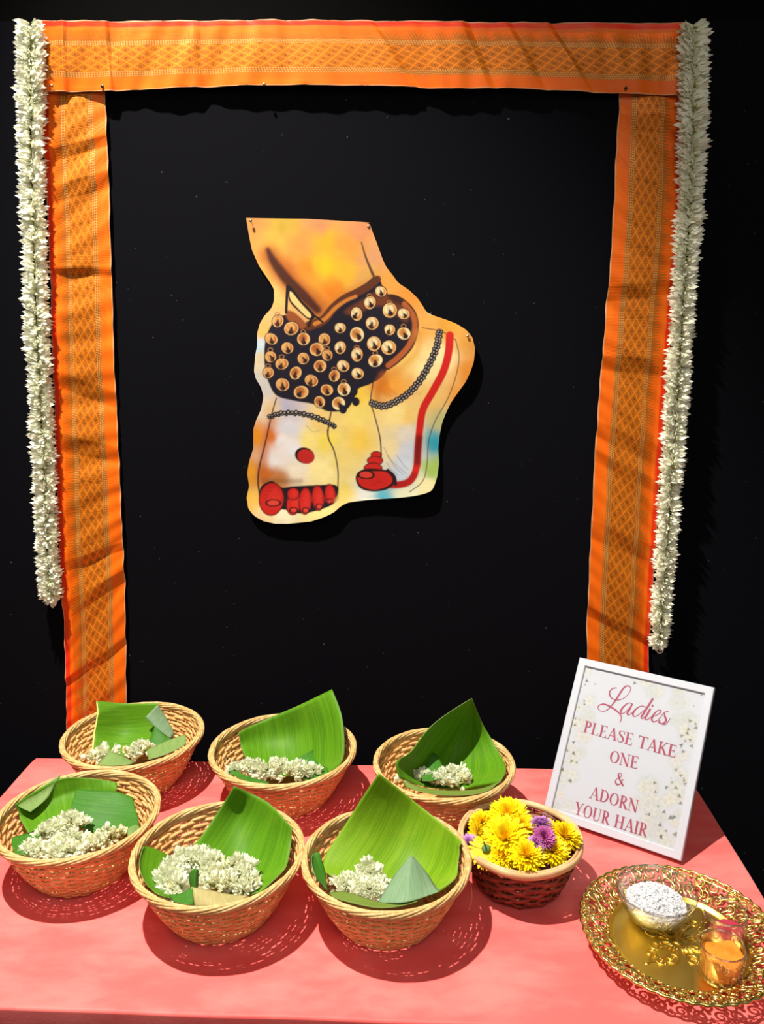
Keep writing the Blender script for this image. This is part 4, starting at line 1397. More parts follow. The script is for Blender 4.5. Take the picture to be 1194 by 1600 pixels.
def mum_mesh(layers, R, seed, thick=1.0):
    r = np.random.default_rng(seed)
    mb = MB()
    for (n, el, L, wd) in layers:
        for i in range(n):
            a = 2 * math.pi * (i + r.uniform(-.3, .3)) / n + el
            e = el + r.uniform(-.12, .12)
            ln = L * R * r.uniform(0.88, 1.1)
            d = np.array([math.cos(a) * math.cos(e), math.sin(a) * math.cos(e), math.sin(e)])
            sd = np.array([-math.sin(a), math.cos(a), 0])
            nn = np.cross(d, sd)
            p0 = d * R * 0.10
            w2 = wd * R
            v = [p0 - sd * w2 * .4, p0 + sd * w2 * .4]
            for t, k, lift in ((.5, 1.0, .02), (.85, .9, .05)):
                c = p0 + d * ln * t - nn * lift * R * (1 if e > .3 else -.6)
                v += [c - sd * w2 * k, c - nn * w2 * .35, c + sd * w2 * k]
            v.append(p0 + d * ln - nn * 0.10 * R * (1 if e > .3 else -.6))
            mb.add(v, [(0, 1, 3), (0, 3, 2), (1, 4, 3), (2, 3, 6, 5), (3, 4, 7, 6), (5, 6, 8), (6, 7, 8)])
    return mb

LAY = [(26, -0.05, 1.0, .085), (28, 0.22, .98, .085), (26, 0.48, .92, .08), (24, 0.74, .84, .08), (20, 0.98, .74, .075), (14, 1.2, .62, .07), (8, 1.42, .5, .07)]
def mum(label, px, py, h, R, matn, direction, seed, calyx=False, flat=False):
    c = on_z(px, py, TZ + h)
    t = thing('chrysanthemum', label, 'flower', c, 'chrysanthemums in the brown basket')
    t.rotation_euler = Vector(direction).normalized().to_track_quat('Z', 'Y').to_euler()
    lay = LAY if not flat else [(24, .0, 1.0, .10), (22, .15, .94, .10), (20, .35, .85, .1)]
    R = R * 1.14
    mb = mum_mesh(lay[:3], R, seed)
    mb.part('outer_petals', M[matn], t, world=False)['kind'] = 'stuff'
    if not flat:
        mum_mesh(lay[3:], R, seed + 50).part('inner_petals', M[matn], t, world=False)['kind'] = 'stuff'
    v, f = lathe([(.0001, -.30 * R), (.16 * R, -.28 * R), (.26 * R, -.14 * R), (.22 * R, .02 * R), (.0001, .05 * R)], 14)
    part('calyx', v, f, M['calyx'], t, world=False)
    if calyx:
        part('stem', *tube([(0, 0, -.3 * R), (0.1 * R, 0, -.75 * R)], 0.0014, 6), M['calyx'], t, world=False)
mum('large yellow chrysanthemum topmost at the back of the brown basket', 795, 1276, .092, .0255, 'mum_yellow', (-.1, -.45, 1), 1)
mum('largest yellow chrysanthemum in the middle of the brown basket', 791, 1312, .088, .0290, 'mum_yellow', (-.2, -.6, 1), 2)
mum('small yellow chrysanthemum at the back left rim of the brown basket', 752, 1286, .080, .0165, 'mum_yellow', (-.5, -.3, 1), 3)
mum('yellow chrysanthemum lying sideways at the left, green stem base showing', 746, 1304, .084, .0195, 'mum_yellow', (-.75, -.2, .15), 4, True, True)
mum('upturned yellow chrysanthemum at the lower left with its green calyx up', 760, 1328, .083, .0225, 'mum_yellow', (.15, .45, -1), 5, True, True)
mum('yellow chrysanthemum at the front middle of the brown basket', 823, 1339, .084, .0225, 'mum_yellow', (.05, -.35, 1), 6)
mum('yellow chrysanthemum at the front right of the brown basket', 862, 1330, .082, .0210, 'mum_yellow', (.2, -.35, 1), 7)
mum('yellow chrysanthemum leaning on the right rim of the brown basket', 882, 1308, .088, .0205, 'mum_yellow', (.3, -.35, 1), 8)
mum('yellow chrysanthemum between the topmost one and the lilac one', 815, 1296, .088, .0220, 'mum_yellow', (.25, -.35, 1), 9)
mum('yellow chrysanthemum tucked below the largest one at the front left', 786, 1340, .076, .0190, 'mum_yellow', (-.1, -.4, 1), 10)
mum('yellow chrysanthemum half hidden at the back right under the lilac one', 856, 1300, .068, .0180, 'mum_yellow', (.2, -.3, 1), 11)
mum('lilac chrysanthemum seen from the side near the right of the brown basket', 846, 1289, .104, .0145, 'mum_lilac', (.05, .30, 1), 12)
mum('magenta chrysanthemum just below the lilac one', 850, 1309, .102, .0140, 'mum_magenta', (.1, -.65, 1), 13)
mum('faded lilac chrysanthemum below the magenta one', 838, 1319, .096, .0115, 'mum_lilac', (-.2, -.5, 1), 14)
mum('lilac chrysanthemum peeping out at the left rim of the brown basket', 733, 1318, .074, .0120, 'mum_lilac', (-.3, -.4, 1), 15)

# ================================================================== sign in a white frame
FB, FYAW, FW, FH, FLEAN = np.array([0.2676, 1.1946, TZ + 0.0068]), -0.5845, 0.2235, 0.2697, 0.5575
fe = np.array([math.cos(FYAW), math.sin(FYAW), 0])
fnb = np.array([-math.sin(FYAW), math.cos(FYAW), 0])
fu = np.array([0, 0, 1]) * math.cos(FLEAN) + fnb * math.sin(FLEAN)
fn = np.cross(fe, fu)                                   # towards the viewer
FO = FB + np.array([0, 0, 0.0004])
def fp(a, b_, d=0.0):
    return FO + fe * a + fu * b_ + fn * d
def sight(px, py, d=0.0):
    """pixel sighting onto the plane of the sheet, in sheet coordinates"""
    r = ray(px, py)
    o = FO + fn * d
    t = ((o - CAM) @ fn) / (r @ fn)
    q = CAM + t * r - o
    return np.array([q @ fe, q @ fu])

sign = thing('framed_sign', 'white framed sign with rose lettering leaning beside the brown basket', 'sign', fp(FW / 2, 0))
RW, DEP, SH = 0.0128, 0.0125, -0.0040
outer = [(0, 0), (FW, 0), (FW, FH), (0, FH)]
inner = [(RW, RW), (FW - RW, RW), (FW - RW, FH - RW), (RW, FH - RW)]
for k in range(4):
    j = (k + 1) % 4
    o1, o2, i1, i2 = outer[k], outer[j], inner[k], inner[j]
    mid = lambda o, i, t: (o[0] + (i[0] - o[0]) * t, o[1] + (i[1] - o[1]) * t)
    prof = [(0, -DEP), (0, -0.0012), (0.08, 0.0), (0.92, 0.0), (1.0, -0.0012), (1.0, -DEP * 0.6), (0.6, -DEP)]
    V = [fp(*mid(o1, i1, t), d) for t, d in prof] + [fp(*mid(o2, i2, t), d) for t, d in prof]
    m_ = len(prof)
    F = [(q, (q + 1) % m_, m_ + (q + 1) % m_, m_ + q) for q in range(m_)] + [tuple(range(m_))[::-1], tuple(range(m_, 2 * m_))]
    part('frame_rail', V, F, M['white_frame'], sign, smooth=False)
part('back_board', [fp(a, b_, d) for d in (-DEP * .62, -DEP * .95) for a, b_ in [(RW * .7, RW * .7), (FW - RW * .7, RW * .7), (FW - RW * .7, FH - RW * .7), (RW * .7, FH - RW * .7)]],
     [(0, 1, 2, 3), (7, 6, 5, 4), (0, 4, 5, 1), (1, 5, 6, 2), (2, 6, 7, 3), (3, 7, 4, 0)], M['card_back'], sign, smooth=False)
# easel leg behind: hinged at mid height and standing on the table
hx = FW * 0.5
h0 = fp(hx, FH * 0.62, -DEP - 0.001)
ft = np.array([*(h0 + fnb * 0.095)[:2], TZ + 0.0005])
sd = fe * 0.022
nrm = np.cross(ft - h0, fe); nrm = nrm / np.linalg.norm(nrm) * 0.0025
part('easel_leg', [h0 - sd, h0 + sd, ft + sd * 1.5, ft - sd * 1.5, h0 - sd + nrm, h0 + sd + nrm, ft + sd * 1.5 + nrm, ft - sd * 1.5 + nrm],
     [(0, 1, 2, 3), (7, 6, 5, 4), (0, 4, 5, 1), (1, 5, 6, 2), (2, 6, 7, 3), (3, 7, 4, 0)], M['card_back'], sign, smooth=False)

def paint_sheet(a, b_):
    """a, b_ in millimetres from the lower left of the frame: white ground with faint white blossoms"""
    w_, h_ = FW * 1000, FH * 1000
    base = np.tile(lin((226, 225, 232)), (len(a), 1)) * 1.0
    C = Canvas(a, b_, base)
    r = np.random.default_rng(21)
    edge = np.minimum.reduce([a - 15, w_ - 15 - a])
    spots = []
    for k in range(190):
        x = r.uniform(14, w_ - 14); y = r.uniform(14, h_ - 14)
        e = min(x - 14, w_ - 14 - x)
        keep = 1.0 if e < 26 else (0.35 if e < 45 else 0.0)
        if y < 110 and x > w_ - 78: keep = 1.0
        if y > h_ - 30: keep = max(keep, 0.55)
        if y > 110 and y < h_ - 60 and x > w_ - 60: keep *= 0.6
        if r.random() < keep: spots.append((x, y))
    for (x, y) in spots:
        R = r.uniform(7, 12); ph = r.uniform(0, 6.28)
        tint = np.array([(232, 229, 222), (228, 228, 224), (236, 230, 218), (222, 222, 220), (234, 226, 222)][r.integers(5)])
        C.ell(x, y, R * 1.1, R * 1.1, lin((206, 205, 198)), 0, 3.5, op=0.35)
        for p in range(5):
            q = ph + p * 1.2566
            C.ell(x + R * .55 * math.cos(q), y + R * .55 * math.sin(q), R * .5, R * .33, lin(tint - 14), q, 1.0, op=0.5)
            C.ell(x + R * .55 * math.cos(q), y + R * .55 * math.sin(q), R * .44, R * .27, lin(tint), q, 1.3, op=0.85)
        C.ell(x, y, 1.7, 1.7, lin((222, 205, 165)), 0, 1.4, op=0.7)
    for k in range(170):
        x = r.uniform(14, w_ - 14); y = r.uniform(16, h_ - 14)
        e = min(x - 14, w_ - 14 - x)
        ok = e < 24 or (y < 105 and x > w_ - 66) or y > h_ - 24
        if not ok: continue
        s = r.uniform(1.2, 3.2) * (1.5 if (y < 60 and x > w_ - 50) else 1.0)
        q = r.uniform(0, 6.28)
        P = [(x + s * 1.3 * math.cos(q + i * 2.09 + r.uniform(-.4, .4)), y + s * 1.3 * math.sin(q + i * 2.09)) for i in range(3)]
        C.poly(P, lin(((118, 120, 92), (140, 138, 112), (96, 98, 84))[r.integers(3)]), soft=0.6, op=0.85, smooth=False)
    C.over(0.10 * vnoise(a, b_, 18, 9), lin((246, 236, 236)))
    return np.clip(C.c * [0.80, 0.83, 0.87], 0, 1)

na, nb = 300, 350
aa, bb = np.meshgrid(np.linspace(RW * .8, FW - RW * .8, na), np.linspace(RW * .8, FH - RW * .8, nb))
aa, bb = aa.ravel(), bb.ravel()
part('printed_sheet', FO + aa[:, None] * fe + bb[:, None] * fu + fn * SH, grid_faces(nb, na), M['print_sheet'], sign, colors=paint_sheet(aa * 1000, bb * 1000), smooth=False)

# lettering: strokes of varying width laid on the sheet
def ribbon(pts, widths):
    P = np.asarray(pts, float)
    W_ = np.broadcast_to(np.asarray(widths, float), (len(P),))
    T = np.gradient(P, axis=0)
    T /= np.linalg.norm(T, axis=1)[:, None] + 1e-12
    N = np.stack([-T[:, 1], T[:, 0]], -1)
    a, b = P + N * W_[:, None] / 2, P - N * W_[:, None] / 2
    k = len(P)
    return np.concatenate([a, b]), [(i, i + k, i + k + 1, i + 1) for i in range(k - 1)]

TH, HL = 0.155, 0.052
def serif(x, y, w=0.30):
    return ([(x - w / 2, y), (x + w / 2, y)], HL)
def stem(x, w=TH, y0=0.0, y1=1.0):
    return ([(x, y0), (x, y1)], w)
def arc(cx, cy, rx, ry, a0, a1, thick, n=22):
    t = np.radians(np.linspace(a0, a1, n))
    return (np.stack([cx + rx * np.cos(t), cy + ry * np.sin(t)], -1), HL + (thick - HL) * np.abs(np.cos(t)) ** 1.5)
GL = {
 'P': (0.62, [stem(.17), serif(.17, HL / 2), serif(.13, 1 - HL / 2, .22), arc(.24, .73, .27, .25, 90, -90, TH)]),
 'L': (0.64, [stem(.17), serif(.17, 1 - HL / 2), ([(.02, HL / 2), (.58, HL / 2)], HL), ([(.56, 0), (.59, .24)], [.09, .02])]),
 'E': (0.66, [stem(.17), ([(.02, HL / 2), (.58, HL / 2)], HL), ([(.02, 1 - HL / 2), (.55, 1 - HL / 2)], HL), ([(.17, .52), (.46, .52)], HL),
              ([(.57, 0), (.60, .25)], [.09, .02]), ([(.54, 1), (.56, .78)], [.08, .02]), ([(.46, .40), (.46, .64)], .035)]),
 'A': (0.78, [([(.10, 0), (.40, 1)], HL), ([(.40, 1), (.68, 0)], TH), ([(.19, .33), (.57, .33)], HL), serif(.09, HL / 2, .24), serif(.68, HL / 2, .28)]),
 'S': (0.60, [(catmull([(.52, .72), (.50, .90), (.32, 1 - HL / 2), (.13, .87), (.14, .68), (.32, .53), (.47, .38), (.49, .16), (.30, HL / 2), (.11, .10), (.08, .30)], 40),
              np.interp(np.linspace(0, 1, 40), [0, .2, .42, .6, .8, 1], [.06, HL, TH * .95, TH, HL, .06]))]),
 'T': (0.72, [stem(.36), serif(.36, HL / 2), ([(.02, 1 - HL / 2), (.70, 1 - HL / 2)], HL), ([(.03, 1), (.01, .76)], [.08, .02]), ([(.69, 1), (.71, .76)], [.08, .02])]),
 'K': (0.76, [stem(.17), serif(.17, HL / 2), serif(.17, 1 - HL / 2), ([(.20, .40), (.60, 1)], HL), ([(.32, .58), (.66, 0)], TH), serif(.62, 1 - HL / 2, .24), serif(.66, HL / 2, .26)]),
 'O': (0.80, [arc(.40, .50, .30, .50 - HL / 2, 0, 361, TH, 48)]),
 'N': (0.80, [stem(.13, HL), stem(.67, HL), ([(.10, 1), (.67, 0)], TH), serif(.13, HL / 2, .24), serif(.08, 1 - HL / 2, .18), serif(.67, 1 - HL / 2, .24)]),
 'D': (0.78, [stem(.17), serif(.14, HL / 2, .24), serif(.14, 1 - HL / 2, .24), arc(.26, .50, .40, .50 - HL / 2, 90, -90, TH)]),
 'R': (0.72, [stem(.17), serif(.17, HL / 2), serif(.13, 1 - HL / 2, .22), arc(.24, .74, .26, .24, 90, -90, TH), ([(.30, .50), (.64, 0)], TH), serif(.67, HL / 2, .14)]),
 'Y': (0.74, [([(.10, 1), (.37, .45)], TH), ([(.64, 1), (.38, .45)], HL), stem(.37, TH, 0, .48), serif(.37, HL / 2), serif(.11, 1 - HL / 2, .28), serif(.64, 1 - HL / 2, .22)]),
 'U': (0.78, [stem(.17, TH, .28, 1), stem(.62, HL, .28, 1), serif(.17, 1 - HL / 2), serif(.62, 1 - HL / 2, .22),
              (catmull([(.17, .30), (.20, .10), (.38, HL / 2), (.57, .10), (.62, .30)], 20), np.interp(np.linspace(0, 1, 20), [0, .5, 1], [TH, .07, HL]))]),
 'H': (0.84, [stem(.17), stem(.66), serif(.17, HL / 2), serif(.17, 1 - HL / 2), serif(.66, HL / 2), serif(.66, 1 - HL / 2), ([(.17, .5), (.66, .5)], HL)]),
 'I': (0.36, [stem(.18), serif(.18, HL / 2), serif(.18, 1 - HL / 2)]),
 '&': (0.82, [(catmull([(.80, .02), (.58, .26), (.30, .62), (.24, .84), (.37, .98), (.50, .86), (.44, .66), (.18, .46), (.08, .24), (.22, .03), (.46, .08), (.62, .28), (.68, .50)], 60),
              np.interp(np.linspace(0, 1, 60), [0, .2, .32, .45, .6, .75, .9, 1], [TH, TH, .05, .07, HL, TH, HL, HL])), ([(.56, .50), (.80, .50)], HL)]),
 ' ': (0.34, []),
}
def lettering(text, p0, p1, cap, gap=0.03):
    a, b = sight(*p0, SH), sight(*p1, SH)
    adv = sum(GL[c][0] + gap for c in text) - gap
    width = np.linalg.norm(b - a)
    ex = (b - a) / width
    ey = np.array([-ex[1], ex[0]])
    sx = width / adv
    mb = MB()
    x = 0
    lvl = 0
    for c in text:
        w_, st = GL[c]
        for pts, wd in st:
            P = np.asarray(pts, float)
            if len(P) == 2:
                P = np.stack([P[0] + (P[1] - P[0]) * t for t in (0, .5, 1)])
                wd = np.interp([0, .5, 1], np.linspace(0, 1, np.size(wd)), np.atleast_1d(wd)) if np.size(wd) > 1 else wd
            v, f = ribbon(P, wd)
            q = a + (v[:, :1] + x) * sx * ex + v[:, 1:] * cap * ey
            lvl += 1
            mb.add(FO + q[:, :1] * fe + q[:, 1:] * fu + fn * (SH + 0.00025 + 0.000004 * lvl), f)
        x += w_ + gap
    mb.part('lettering', M['text'], sign, smooth=False)
z2 = lambda x, y: (890 + x * .15913, 1110 + y * .15913)
z3 = lambda x, y: (880 + x * .1675, 1215 + y * .1675)
cap = np.linalg.norm(sight(*z2(158, 98), SH) - sight(*z2(135, 210), SH))
lettering('PLEASE TAKE', z2(132, 210), z2(1040, 468), cap)
lettering('ONE', z2(385, 505), z2(668, 578), cap)
lettering('&', z2(437, 722), z2(530, 746), cap * 1.02)
lettering('ADORN', z3(243, 190), z3(690, 330), cap)
lettering('YOUR HAIR', z3(98, 336), z3(778, 558), cap)

z1 = lambda x, y: (920 + x * .12563, 1060 + y * .12563)
def script(strokes):
    mb = MB()
    lvl = 0
    for pts, wd in strokes:
        P = np.array([sight(*z1(*p), SH) for p in pts])
        n_ = len(pts) * 6
        P = catmull(P, n_)
        W_ = np.interp(np.linspace(0, 1, n_), np.linspace(0, 1, len(wd)), wd) * 0.000125
        v, f = ribbon(P, W_)
        lvl += 1
        mb.add(FO + v[:, :1] * fe + v[:, 1:] * fu + fn * (SH + 0.00025 + 0.000004 * lvl), f)
    mb.part('lettering', M['text'], sign, smooth=False)
script([
 ([(350, 117), (300, 125), (262, 165), (265, 215), (300, 255), (360, 270), (430, 250), (490, 200), (522, 140), (515, 105), (480, 92), (440, 115), (390, 185), (340, 265), (290, 330), (240, 385), (190, 408), (140, 400),
   (117, 370), (130, 335), (185, 320), (250, 342), (330, 390), (385, 440), (408, 490), (388, 550)], [10, 16, 20, 12, 9, 9, 12, 18, 24, 22, 12, 9, 10, 14, 22, 22, 16, 10]),
 ([(545, 320), (500, 305), (440, 345), (402, 400), (405, 435), (440, 430), (500, 375), (545, 315)], [14, 10, 20, 26, 16, 10, 10, 10]),
 ([(545, 315), (505, 390), (480, 435), (495, 455), (530, 435), (552, 412)], [18, 26, 24, 14, 10, 9]),
 ([(722, 364), (655, 343), (585, 385), (552, 435), (560, 470), (600, 466), (655, 425), (715, 376)], [14, 10, 20, 26, 16, 10, 10, 10]),
 ([(802, 248), (740, 345), (680, 440), (652, 485), (672, 498), (712, 462)], [26, 26, 26, 20, 12, 9]),
 ([(770, 375), (730, 445), (702, 497), (722, 515), (760, 492), (790, 470)], [24, 26, 22, 14, 10, 9]),
 ([(783, 340), (795, 340), (807, 342)], [24, 28, 24]),
 ([(790, 478), (850, 455), (897, 420), (892, 396), (850, 405), (802, 460), (785, 510), (805, 540), (850, 525), (900, 478)], [9, 10, 14, 14, 12, 24, 26, 18, 10, 9]),
 ([(880, 505), (940, 425), (995, 412)], [9, 10, 12]),
 ([(940, 425), (948, 470), (962, 515), (945, 550), (905, 562), (875, 545), (885, 520)], [12, 24, 28, 22, 14, 22, 20]),
 ([(905, 566), (940, 575), (975, 555), (1015, 497)], [12, 12, 10, 8]),
])
part('glass_pane', [fp(a, b_, d) for d in (SH + 0.0016, SH + 0.0028) for a, b_ in [(RW * .9, RW * .9), (FW - RW * .9, RW * .9), (FW - RW * .9, FH - RW * .9), (RW * .9, FH - RW * .9)]],
     [(0, 1, 2, 3)[::-1], (7, 6, 5, 4)[::-1], (0, 4, 5, 1)[::-1], (1, 5, 6, 2)[::-1], (2, 6, 7, 3)[::-1], (3, 7, 4, 0)[::-1]], M['glass'], sign, smooth=False)

# ================================================================== golden tray
TR = np.array([0.391, 0.909, TZ])
RO, RI = 0.1255, 0.0860
ZF, ZO = 0.0045, 0.027           # flat of the tray, height of the outer edge
tray = thing('gold_tray', 'round golden tray with pierced lace rim at the right front', 'tray', TR)
v, f = lathe([(0.0001, ZF - .0022), (RI - .004, ZF - .0022), (RI, ZF - .001), (RI + .003, ZF + .004), (RI + .0036, ZF + .0056), (RI + .0016, ZF + .0056), (RI - .001, ZF + .001), (RI - .005, ZF), (0.0001, ZF)], 120)
part('tray_plate', v, f, M['gold'], tray, world=False)
# foot ring under the plate
part('foot_ring', *tube(np.stack([.07 * np.cos(np.linspace(0, 6.283, 80, endpoint=False)), .07 * np.sin(np.linspace(0, 6.283, 80, endpoint=False)), np.full(80, .0014)], -1), .0014, 6, True), M['gold'], tray, world=False)
def flange(r, th):
    t = (r - RI) / (RO - RI)
    return np.stack([r * np.cos(th), r * np.sin(th), ZF + .004 + (ZO - ZF - .004) * np.clip(t, 0, 1) ** 0.8 + 0 * th], -1)
lace = MB()
NREP = 16
r_ = np.random.default_rng(2)
def spiral(r0, t0, R, a0, turns, sgn, n=22, w=.0018):
    k = np.linspace(0, 1, n)
    rad = R * (1 - .82 * k)
    a = a0 + sgn * k * turns * 2 * math.pi
    rr = r0 + rad * np.cos(a)
    tt = t0 + rad * np.sin(a) / r0
    lace.tube(flange(rr, tt) + [0, 0, .0], w * (1.15 - .45 * k), 5, flat=(1.0, .8))
for k in range(NREP):
    t0 = 2 * math.pi * k / NREP
    dt = 2 * math.pi / NREP
    spiral(RI + .0130, t0 + dt * .25, .0085, 3.1, 1.4, 1)
    spiral(RI + .0130, t0 + dt * .75, .0085, 3.1, 1.4, -1)
    spiral(RI + .0275, t0 + dt * .02, .0088, 0.2, 1.5, 1)
    spiral(RI + .0275, t0 + dt * .50, .0088, 0.2, 1.5, -1)
    # leaves and beads in the gaps
    for (rr, tt, s) in ((.021, .25, 1.0), (.021, .75, 1.0), (.033, .26, .9), (.033, .76, .9), (.006, .02, .9), (.006, .5, .9)):
        c = flange(np.array([RI + rr]), np.array([t0 + dt * tt]))[0]
        q = np.linspace(0, 2 * np.pi, 8, endpoint=False)
        tang = np.array([-math.sin(t0 + dt * tt), math.cos(t0 + dt * tt), 0])
        rad = np.array([math.cos(t0 + dt * tt), math.sin(t0 + dt * tt), .5])
        ring = c + .0050 * s * np.cos(q)[:, None] * rad + .0032 * s * np.sin(q)[:, None] * tang
        lace.add(np.concatenate([ring, [c + [0, 0, .0022], c - [0, 0, .001]]]), [(i, (i + 1) % 8, 8) for i in range(8)] + [((i + 1) % 8, i, 9) for i in range(8)])
    for s_ in (-1, 1):
        u = np.linspace(0, 1, 14)
        lace.tube(flange(RI + .002 + u * (RO - RI - .003), t0 + dt * (.5 + s_ * (.06 + .18 * np.sin(u * 6.0)))), .0015, 5)
o = lace.part('lace_rim', M['gold_lace'], tray, world=False)
th = np.linspace(0, 2 * np.pi, 240, endpoint=False)
edge = MB()
edge.tube(flange(RO + .0012 * np.sin(th * 48), th), .0022, 6, closed=True)
edge.tube(flange(np.full(240, RO - .0065), th), .0012, 6, closed=True)
for k in range(96):
    c = flange(np.array([RO - .0035]), np.array([2 * math.pi * k / 96]))[0] + [0, 0, .001]
    s_ = .0021
    edge.add(c + s_ * np.array([(1, 0, 0), (-1, 0, 0), (0, 1, 0), (0, -1, 0), (0, 0, 1), (0, 0, -1)]), [(0, 2, 4), (2, 1, 4), (1, 3, 4), (3, 0, 4), (2, 0, 5), (1, 2, 5), (3, 1, 5), (0, 3, 5)])
edge.part('beaded_edge', M['gold_lace'], tray, world=False)
# embossed scrolls in the middle of the plate
emb = MB()
def scroll(cx, cy, R, a0, turns, sgn, w=.0013):
    k = np.linspace(0, 1, 30)
    rad = R * (1 - .8 * k)
    a = a0 + sgn * k * turns * 6.283
    emb.tube(np.stack([cx + rad * np.cos(a), cy + rad * np.sin(a), np.full(30, ZF + .0002)], -1), w * (1.1 - .5 * k), 5)
for q in range(4):
    a = q * math.pi / 2 + .6
    cs, sn = math.cos(a), math.sin(a)
    R2 = lambda x, y: (x * cs - y * sn, x * sn + y * cs)
    for s_ in (-1, 1):
        scroll(*R2(.030, s_ * .013), .010, a + (0 if s_ > 0 else 3.1), 1.3, s_)
        scroll(*R2(.046, s_ * .008), .007, a + 1.5, 1.2, -s_)
        u = np.linspace(0, 1, 16)
        px_ = .012 + .048 * u
        py_ = s_ * .010 * np.sin(u * math.pi) * (1 - .3 * u)
        P = np.array([R2(x, y) for x, y in zip(px_, py_)])
        emb.tube(np.column_stack([P, np.full(16, ZF + .0003)]), .0013, 5)
    for k in range(5):
        b_ = a + (k - 2) * .28
        P = np.array([[.012 * math.cos(b_), .012 * math.sin(b_), ZF], [.020 * math.cos(b_), .020 * math.sin(b_), ZF + .0006], [.025 * math.cos(b_), .025 * math.sin(b_), ZF]])
        emb.tube(P, [.0008, .0018, .0004], 5)
    tip = R2(.064, 0)
    v, f = lathe([(.0001, .0016), (.0025, .0012), (.0042, 0.0)], 14, (tip[0], tip[1], ZF - .0002))
    emb.add(v, f)
v, f = lathe([(.0001, .0022), (.004, .0016), (.0075, 0.0)], 20, (0, 0, ZF - .0002))
emb.add(v, f)
emb.part('embossed_scrolls', M['gold'], tray, world=False)

# ------------------------------------------------------------------ glass bowl of rock salt
ZT = TZ + ZF + 0.0006
bc = np.array([0.3725, 0.9475, ZT])
bowl = thing('glass_bowl', 'small clear glass bowl on the golden tray', 'bowl', bc)
op = [(.0001, 0), (.026, 0), (.029, .002), (.036, .010), (.0445, .024), (.0500, .040), (.0525, .047)]
ip = [(.0520, .0495), (.0500, .0485), (.0475, .040), (.0420, .025), (.0335, .012), (.024, .0055), (.0001, .005)]
part('bowl_body', *lathe(op + ip, 72), M['glass'], bowl, world=False)
part('bowl_rim', *tube(np.stack([.0518 * np.cos(np.linspace(0, 6.2832, 72, endpoint=False)), .0518 * np.sin(np.linspace(0, 6.2832, 72, endpoint=False)), np.full(72, .0485)], -1), .0019, 8, True), M['glass_rim'], bowl, world=False)
part('bowl_band', *tube(np.stack([.0506 * np.cos(np.linspace(0, 6.2832, 72, endpoint=False)), .0506 * np.sin(np.linspace(0, 6.2832, 72, endpoint=False)), np.full(72, .0405)], -1), .0010, 6, True), M['glass_rim'], bowl, world=False)
sb = MB()
rs = np.random.default_rng(8)
cube = np.array([[i, j, k] for i in (-1, 1) for j in (-1, 1) for k in (-1, 1)], float)
cf = [(0, 1, 3, 2), (4, 6, 7, 5), (0, 4, 5, 1), (2, 3, 7, 6), (0, 2, 6, 4), (1, 5, 7, 3)]
# heap: solid core under the loose crystals
core = [(.0001, .0065), (.022, .0070), (.030, .013), (.0365, .022), (.038, .027), (.030, .034), (.018, .039), (.0001, .041)]
v, f = lathe(core, 40)
v = v + rs.normal(0, .0006, v.shape)
sb.add(v, f)
for k in range(900):
    a = rs.uniform(0, 6.283); r2 = .038 * math.sqrt(rs.random())
    z = np.interp(r2, [0, .018, .030, .038], [.041, .039, .034, .027])
    c = np.array([r2 * math.cos(a), r2 * math.sin(a), z + rs.uniform(-.001, .0022)])
    Q = np.array(Matrix.Rotation(rs.uniform(0, 6), 3, Vector(rs.normal(0, 1, 3)).normalized()))
    sb.add((cube * rs.uniform(.0012, .0027, 3) * rs.uniform(.7, 1.1, (8, 1))) @ Q.T + c, cf)
for k in range(500):     # crystals seen through the side
    a = rs.uniform(0, 6.283); z = rs.uniform(.010, .027)
    r2 = np.interp(z, [.007, .013, .022, .027], [.022, .030, .0365, .038])
    c = np.array([r2 * math.cos(a), r2 * math.sin(a), z])
    Q = np.array(Matrix.Rotation(rs.uniform(0, 6), 3, Vector(rs.normal(0, 1, 3)).normalized()))
    sb.add((cube * rs.uniform(.0009, .0018, 3)) @ Q.T + c, cf)
o = sb.solo('rock_salt', M['salt'], 'heap of white rock salt crystals in the glass bowl', 'salt', smooth=False)
o.location = Vector(np.array(o.location) + bc)
o['kind'] = 'stuff'

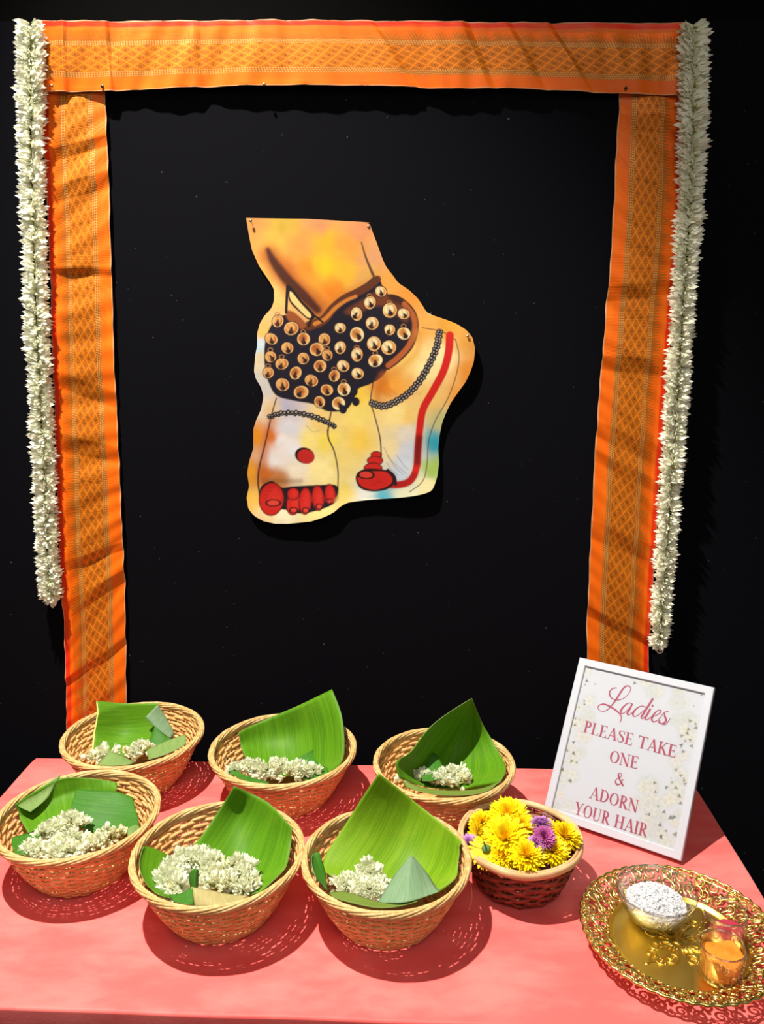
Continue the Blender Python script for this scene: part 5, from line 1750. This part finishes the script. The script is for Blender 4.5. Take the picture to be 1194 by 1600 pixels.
# ------------------------------------------------------------------ ribbed tumblers of powder
def tumbler(x, y, label, plabel, pmat, surf, seed):
    c = np.array([x, y, ZT])
    t = thing('glass_tumbler', label, 'tumbler', c, 'ribbed glass tumblers on the tray')
    n = 144
    th = np.linspace(0, 2 * np.pi, n, endpoint=False)
    rib = .0005 * np.abs(np.sin(th * 18))
    H = .0430
    op = [(.0255, 0), (.0268, .0015), (.0272, .006), (.0276, .030), (.0280, H - .006), (.0280, H)]
    ip = [(.0262, H), (.0260, H - .006), (.0254, .007), (.0235, .0055)]
    V = []
    for i, (r, z) in enumerate(op + ip):
        rr = r + (rib if 1 <= i <= 3 else 0)
        V.append(np.stack([rr * np.cos(th), rr * np.sin(th), np.full(n, z)], -1))
    V = np.concatenate(V)
    k = len(op + ip)
    F = []
    for i in range(k - 1):
        for a in range(n):
            b = (a + 1) % n
            F.append((i * n + a, i * n + b, (i + 1) * n + b, (i + 1) * n + a))
    F += [tuple(range(n))[::-1], tuple(range((k - 1) * n, k * n))]
    part('tumbler_body', V, F, M['glass'], t, world=False)
    part('tumbler_rim', *tube(np.stack([.0271 * np.cos(th[::2]), .0271 * np.sin(th[::2]), np.full(72, H)], -1), .0011, 6, True), M['glass_rim'], t, world=False)
    # powder: surface is a tilted, lumpy heap
    r = np.random.default_rng(seed)
    rings = 14; m_ = 56
    V = []
    q = np.linspace(0, 2 * np.pi, m_, endpoint=False)
    for i in range(rings):
        rr = .0002 + .0243 * (i / (rings - 1))
        xx, yy = rr * np.cos(q), rr * np.sin(q)
        V.append(np.stack([xx, yy, surf(xx, yy) + r.normal(0, .0004, m_)], -1))
    rr = .0243
    V.append(np.stack([rr * np.cos(q), rr * np.sin(q), np.full(m_, .0075)], -1))
    V = np.concatenate(V)
    F = []
    for i in range(rings):
        for a in range(m_):
            b = (a + 1) % m_
            F.append((i * m_ + a, i * m_ + b, (i + 1) * m_ + b, (i + 1) * m_ + a)[::-1] if False else (i * m_ + a, (i + 1) * m_ + a, (i + 1) * m_ + b, i * m_ + b))
    F += [tuple(range(m_)), tuple(range(rings * m_, (rings + 1) * m_))[::-1]]
    solo('spice_powder', V + c, F, M[pmat], plabel, 'powder', 'powders in the tumblers')
tumbler(0.4235, 0.8535, 'clear ribbed tumbler of orange powder nearest the viewer', 'bright orange turmeric powder in the nearer tumbler', 'turmeric',
        lambda x, y: np.clip(.031 + .20 * x + .004 * np.sin(x * 160 + 1) * np.cos(y * 140) - .10 * (y - .004), .010, .040), 3)
tumbler(0.4515, 0.9130, 'clear ribbed tumbler of dark red powder behind the orange one', 'dark red kumkum powder in the farther tumbler', 'kumkum',
        lambda x, y: np.clip(.011 + .26 * x + .002 * np.sin(x * 120) - .10 * y, .0085, .024), 4)
